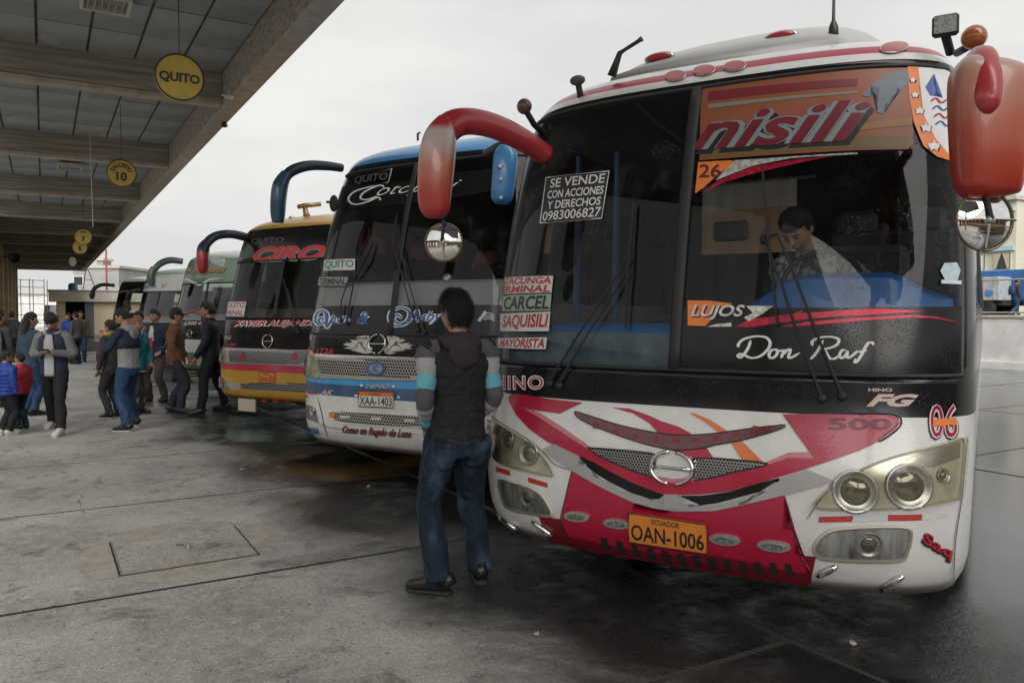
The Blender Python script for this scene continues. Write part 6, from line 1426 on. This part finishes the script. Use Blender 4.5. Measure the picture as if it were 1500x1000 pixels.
b = MB(); c = [(.665, .106, .080), (.70, .109, .081), (.745, .113, .081), (.785, .109, .071), (.814, .086, .056)]; b.sweep([p.sp(t) for t, _, _ in c], [(x*p.H, y*p.H) for _, x, y in c], seg=22, cap=False); o = b.build('navy_yoke', navy, p.topo, True); so = o.modifiers.new('t', 'SOLIDIFY'); so.thickness = .01
b = MB(); b.sweep([p.sp(.82)+V3(-.03, -.06, 0), p.sp(.74)+V3(.06, -.145, 0), p.sp(.64)+V3(.13, -.12, 0), p.sp(.56)+V3(.17, -.02, 0)], [(.02, .006)]*4, side=(1, 0, 0), seg=6).build('bag_strap', darkg, p.topo)
bw = p.wp(p.sp(.775)+V3(0, .30, .0)); t = tag(empty('food_bowl', bw), 'yellow bowl held up to the mouth of the person in navy and grey', 'bowl')
MB().lathe((0, 0, -.03), (0, 0, 1), [(0, 0), (.05, .0), (.075, .035), (.088, .06), (.083, .06), (.068, .03), (0, .012)], 20).build('bowl', M('yellow_foam', (.55, .38, .10), .6), t, True); MB().ell((0, 0, .018), (.065, .065, .025), 12, 8).build('food', M('fried_food', (.38, .17, .05), .7, var=.5, vscale=50, bump=.8, bscale=60), t, True)
p = Person('person half hidden before the bowl eater, wearing dark clothes and a floral backpack', ground(166, 612), 1.46, R_(70), head=(0, R_(-10), 0), group=G)
p.body().hair().trousers(darkg, .95).shoes(shoe_k, sole_w).top(darkg, hem=.49)
bp = p.wp(p.sp(.66)+V3(.02, .145, 0)); t = tag(empty('backpack', bp, p.rz), 'purple floral backpack hanging left of the bowl eater', 'backpack')
b = MB(); b.sweep([(0, .0, -.20), (0, 0, -.18), (0, 0, -.05), (0, 0, .1), (0, 0, .17), (0, 0, .19)], [(.08, .05), (.13, .08), (.145, .095), (.13, .085), (.09, .06), (.03, .03)], seg=18, power=2.8)
b.build('bag', M('floral_purple', (.10, .025, .055), .8, var=.9, vscale=26), t, True); MB().sweep([(-.05, -.09, .15), (-.06, -.14, .05), (-.05, -.10, -.12)], [(.02, .006)]*3, seg=6).build('strap', darkg, t)
p = Person('short haired ginger person in teal jacket with one hand at the mouth', ground(201, 606), 1.50, R_(-112), head=(R_(15), 0, 0), arms={'r': ((.135, .06, .66), (.03, .115, .84)), 'l': ((-.14, .02, .635), (-.10, .10, .53))}, group=G)
p.body().hair(gingr).trousers(greytr, .9).shoes(shoe_k).top(teal, hem=.455, puff=1.13)
MB().sweep([p.sp(.45), p.sp(.435)], [(.112*p.H, .09*p.H), (.115*p.H, .093*p.H)], seg=20).build('shirt_hem', whitec, p.root, True)
p = Person('man facing the camera in open navy jacket over white and red shirt', ground(229, 588), 1.63, R_(172), feet={'l': (241, 588, R_(5)), 'r': (218, 588, R_(-5))}, head=(R_(-12), 0, 0), arms={'l': ((-.15, -.02, .64), (-.10, .07, .55)), 'r': ((.15, -.02, .64), (.10, .07, .55))}, group=G)
p.body().hair().trousers(greytr, 1.02).shoes(shoe_k).top(navy, hem=.47, puff=1.08).front(whitec, .028, .66, .825, puff=1.12).front(redc, .016, .50, .70, 'waistcoat', puff=1.13)
p = Person('dark haired person hidden behind the man in the open navy jacket', ground(206, 579), 1.60, R_(160), group=G); p.body(False).hair().trousers(darkg).shoes(shoe_k).top(darkg)
p = Person('man in brown jacket and black cap looking right', ground(262, 603), 1.65, R_(-72), feet={'l': (252, 603, R_(4)), 'r': (266, 606, R_(-6))}, head=(0, R_(4), 0), arms={'l': ((-.145, .0, .64), (-.125, .085, .53)), 'r': ((.148, -.02, .64), (.125, .06, .50))}, group=G)
p.body().hair().cap(capk).trousers(cloth('dark_slate_trousers', (.035, .04, .05)), 1.0).shoes(shoe_k).top(brownl, hem=.455, puff=1.12)
p = Person('man in black jacket and red scarf leaning beside the yellow coach', ground(306, 606), 1.74, R_(98), feet={'l': (292, 608, R_(10)), 'r': (328, 600, R_(-10))}, lean=(0, .01), head=(R_(4), R_(-4), 0), arms={'l': ((-.15, .02, .64), (-.14, .10, .50)), 'r': ((.15, -.06, .64), (.15, .0, .50))}, group=G)
p.body().hair(vol=1.12).trousers(blacktr, .98).shoes(shoe_k).top(cloth('navy_black_shell', (.018, .021, .030), .6), hem=.50, puff=1.08).front(redc, .022, .76, .84, 'scarf', puff=1.1)
# ---- the left side
p = Person('young man in backwards dark cap and grey sleeved jacket looking at a phone', ground(80, 634), 1.58, R_(186), feet={'l': (88, 638, R_(0)), 'r': (76, 626, R_(0), )}, lean=(0, .01), head=(R_(4), R_(-30), 0), arms={'l': ((-.16, .01, .65), (-.028, .14, .665)), 'r': ((.16, .01, .65), (.028, .14, .665))}, group=G)
p.body().hair().cap(capk, True, True).trousers(blacktr, 1.0).shoes(shoe_w, sole_w).top(navy, hem=.475, puff=1.12, sleeve_m=cloth('grey_sleeve_cloth', (.17, .165, .17)), hood=greyc).front(M('tee_grey_white', (.36, .37, .36), .9, var=.1, bump=.2), .036, .47, .815, puff=1.13)
ph = p.wp(p.sp(.685)+V3(0, .275, 0)); t = tag(empty('mobile_phone', ph, p.rz), 'dark mobile phone in both hands of the young man walking', 'phone')
bevel(MB().box((0, 0, 0), (.14, .075, .009), M4=Matrix.Rotation(.6, 4, 'X')).build('case', M('phone_black', (.012, .012, .013), .2), t), .004); MB().box((0, 0, 0), (.128, .066, .002), M4=Matrix.Rotation(.6, 4, 'X') @ Matrix.Translation((0, 0, .0056))).build('screen', M('phone_glass', (.02, .022, .025), .05), t)
p = Person('long haired person in denim jacket and blue jeans seen from behind', ground(46, 608), 1.57, R_(-25), group=G, head=(R_(-20), 0, 0)); p.body().hair(long=.24, vol=1.1).trousers(denim_b, 1.0).shoes(shoe_k).top(denimj, hem=.48, puff=1.05)
p = Person('small child in royal blue puffer jacket at the left edge', ground(10, 637), 1.08, R_(-20), group=G, head=(R_(-15), 0, 0)); p.body(False).hair(vol=1.12).trousers(blacktr, 1.1).shoes(shoe_w, sole_w)
p.top(bluec, hem=.47, puff=1.25, fold=.02)
for i in range(7):
    t_ = .50+i*.045; k = 1.25*(.100 if t_ < .74 else .09)*p.H; MB().sweep([p.sp(t_)+V3(math.cos(a)*k*1.02, math.sin(a)*k*.80, 0) for a in [2*PI*j/20 for j in range(21)]], .012, seg=6, cap=False).build('quilt_seam', bluec, p.topo, True)
p = Person('small child in red jacket and jeans beside the child in blue', ground(32, 629), 1.03, R_(75), group=G, head=(R_(10), 0, 0)); p.body().hair(vol=1.12).trousers(denim, 1.05).shoes(shoe_k, sole_w).top(redc, hem=.47, puff=1.2)
p = Person('person with white and purple backpack cut by the left picture edge', ground(0, 596), 1.62, R_(-10), group=G); p.body(False).hair().trousers(darkg).shoes(shoe_k).top(darkg)
bp = p.wp(p.sp(.68)+V3(.03, -.17, 0)); t = tag(empty('backpack', bp, p.rz), 'white and purple backpack at the left picture edge', 'backpack'); MB().sweep([(0, 0, -.22), (0, 0, -.2), (0, 0, 0), (0, 0, .18), (0, 0, .2)], [(.1, .06), (.15, .09), (.16, .1), (.13, .08), (.06, .04)], seg=16, power=2.8).build('bag', M('white_purple_print', (.32, .28, .36), .7, var=.7, vscale=12), t, True)
for px, py, H_, ph_, lab, tp, tr in ((19, 530, 1.62, R_(10), 'far person in black under the scaffold', darkg, blacktr), (113, 533, 1.62, R_(75), 'far man in grey jacket and cap before the kiosk', cloth('mid_grey_jacket', (.09, .09, .09)), blacktr), (101, 531, 1.58, R_(170), 'far person in bright blue jacket behind the grey jacket man', bluec, darkg), (119, 530, 1.66, R_(-150), 'far man in olive shirt and pale jeans before the kiosk', olive, denim_b)):
    p = Person(lab, ground(px, py), H_, ph_, group='people near the kiosk'); p.body(False, face=False).hair().trousers(tr).shoes(shoe_k).top(tp)
    if 'cap' in lab: p.cap(cloth('grey_cap', (.12, .12, .12)))
# ---- scraps on the ground
random.seed(5)
for px, py, lab in ((540, 713, 'pale scrap of paper on the ground before the blue and white coach'), (355, 688, 'pale scrap of paper on dry concrete left of the blue and white coach'), (1250, 944, 'cigarette end on wet ground below the right headlamp of the nearest coach'), (786, 930, 'small pale scrap on the wet ground right of the standing man')):
    g0 = ground(px, py); t = tag(empty('paper_scrap', (g0.x, g0.y, .003), random.uniform(0, 6)), lab, 'litter', 'scraps of litter'); r = random.uniform(.008, .015)
    pts = [(r*(1+random.uniform(-.3, .3))*math.cos(a)*1.5, r*(1+random.uniform(-.3, .3))*math.sin(a)) for a in [k*PI/3.5 for k in range(7)]]
    MB().add([(x, y, random.uniform(0, .006)) for x, y in pts]+[(x*.9, y*.9, .008+random.uniform(0, .008)) for x, y in pts], [tuple(range(6, -1, -1)), tuple(range(7, 14))]+[(i, (i+1) % 7, 7+(i+1) % 7, 7+i) for i in range(7)]).build('paper', M('litter_pale', (.34, .30, .24), .8, var=.3, vscale=30), t)
# ---- walker above the wall
w = at(1487, 461, 33.0); w.z = 1.42
p = Person('walker with a blue backpack striding on the street above the boundary wall', w, 1.62, R_(-88), feet={'l': (-.055, .14, 0), 'r': (.055, -.14, 0, .03)}, lean=(0, .02)); p.body(False).hair().trousers(denim_b).shoes(shoe_k).top(darkg)
bp = p.wp(p.sp(.70)+V3(0, -.18, 0)); t = tag(empty('backpack', bp, p.rz), 'blue backpack on the walker above the wall', 'backpack'); MB().sweep([(0, 0, -.2), (0, 0, -.18), (0, 0, 0), (0, 0, .18), (0, 0, .2)], [(.1, .06), (.14, .09), (.15, .1), (.12, .08), (.06, .04)], seg=14, power=2.8).build('bag', cloth('blue_bag', (.03, .06, .13)), t, True)
# ---- driver of the nearest coach, seated behind the glass
plaid = cloth('plaid_shirt', (.5, .5, .48)); nt = plaid.node_tree; pn = nt.nodes['Principled BSDF']
tcx = nt.nodes.new('ShaderNodeTexCoord'); mpx = nt.nodes.new('ShaderNodeMapping'); mpx.inputs['Rotation'].default_value = (.2, .3, .2); ck = nt.nodes.new('ShaderNodeTexBrick'); ck.offset = 0; ck.inputs['Scale'].default_value = 26; ck.inputs['Mortar Size'].default_value = .09; ck.inputs['Color1'].default_value = (.30, .30, .29, 1); ck.inputs['Color2'].default_value = (.22, .22, .22, 1); ck.inputs['Mortar'].default_value = (.05, .05, .06, 1); ck.inputs['Brick Width'].default_value = 1; ck.inputs['Row Height'].default_value = 1
nt.links.new(tcx.outputs['Object'], mpx.inputs[0]); nt.links.new(mpx.outputs[0], ck.inputs['Vector']); nt.links.new(ck.outputs[0], pn.inputs['Base Color'])
dw = B1.M @ V3(.57, 1.28, 1.12); H_ = 1.66
p = Person('driver in plaid shirt bent over the wheel inside the nearest coach', (dw.x, dw.y, 1.36-.525*H_+.02), H_, 0, feet={'l': (-.08, .30, 0, .27), 'r': (.08, .30, 0, .27)}, knees={'l': (-.09, .26, .50), 'r': (.09, .26, .50)}, lean=(.08, .11), head=(R_(-25), R_(-44), 0), arms={'l': ((-.17, .10, .68), (-.07, .24, .69)), 'r': ((.17, .10, .68), (.07, .24, .69))}, seated=True)
p.root.rotation_euler.z = p.rz = ROT+PI+R_(8); p.root.location = p.loc
p.body().hair(vol=1.1).trousers(darkg).shoes(shoe_k).top(plaid, hem=.50, puff=1.05, collar=True, name='shirt')
# cab fittings of the nearest coach
seatp = B1.root
MB().box((.60, 1.42, 1.34), (.5, .5, .12), bev=.04).build('driver_seat', seat_m, seatp); MB().box((.68, 1.80, 1.68), (.5, .14, .62), bev=.05).build('driver_seat_back', seat_m, seatp)
MB().sweep([V3(.57+.21*math.cos(a),   .86+.10*math.sin(a), 1.70+.20*math.sin(a)) for a in [2*PI*i/28 for i in range(29)]], .015, seg=8, cap=False).build('steering_wheel', rubber, seatp, True)
c_ = B1.lp(at(1210, 384, 4.2)); MB().lathe(c_+V3(0, .03, -.02), (B1.R3 @ (-FWD)), [(.045, -.05), (.05, 0), (.04, .03), (.025, .03), (.02, .015), (0, .015)], 18).build('dash_camera', M('grey_plastic', (.16, .15, .13), .5), seatp, True)
MB().box((-.30, 2.2, 2.17), (.26, .05, .15), bev=.02).build('cab_headrest', rubber, seatp)

def drape(B, x0, y0, x1, y1, z0, z1, m, name='curtain', waves=7, amp=.02):
    n = waves*6; d = V3(x1-x0, y1-y0, 0); nn = V3(-d.y, d.x, 0).normalized(); vs = []
    for i in range(n+1):
        p = V3(x0, y0, 0)+d*(i/n)+nn*(amp*math.sin(2*PI*waves*i/n)); vs += [(p.x, p.y, z0), (p.x, p.y, z1)]
    return MB().add(vs, [(2*i, 2*i+2, 2*i+3, 2*i+1) for i in range(n)]).build(name, m, B.root, True, fixn=False)
peach = M('peach_view_sheet', (.66, .42, .27), .9, var=.12, vscale=4); palec = M('pale_view_sheet', (.66, .64, .58), .9)  # colours chosen to bring bright window tones into the cab view
for k in range(4): drape(B2, 1.19, 1.0+k*1.5, 1.19, 2.15+k*1.5, 1.66, 2.52, peach if k % 2 == 0 else palec)  # made-up curtains, added to brighten the view through the nearest windscreen
drape(B1, -.60, 2.45, .12, 2.45, 2.02, 2.36, peach, 'window_view_sheet', 5, .012); drape(B1, -.60, 2.46, .12, 2.46, 2.362, 2.56, palec, 'window_view_sheet', 5, .012)  # made-up sheets; peach and pale colours stand in for a bright window view
MB().tube((-.7, 2.46, 2.57), (.25, 2.46, 2.57), .012).build('view_sheet_rail', dullchrome, B1.root)  # carries the made-up window view sheets
for x in (-1.0, -.72): MB().tube((x, 1.0, 1.1), (x, 1.05, 2.6), .022).build('grab_pole', M('blue_grab_pole', (.02, .06, .14), .4), B1.root)
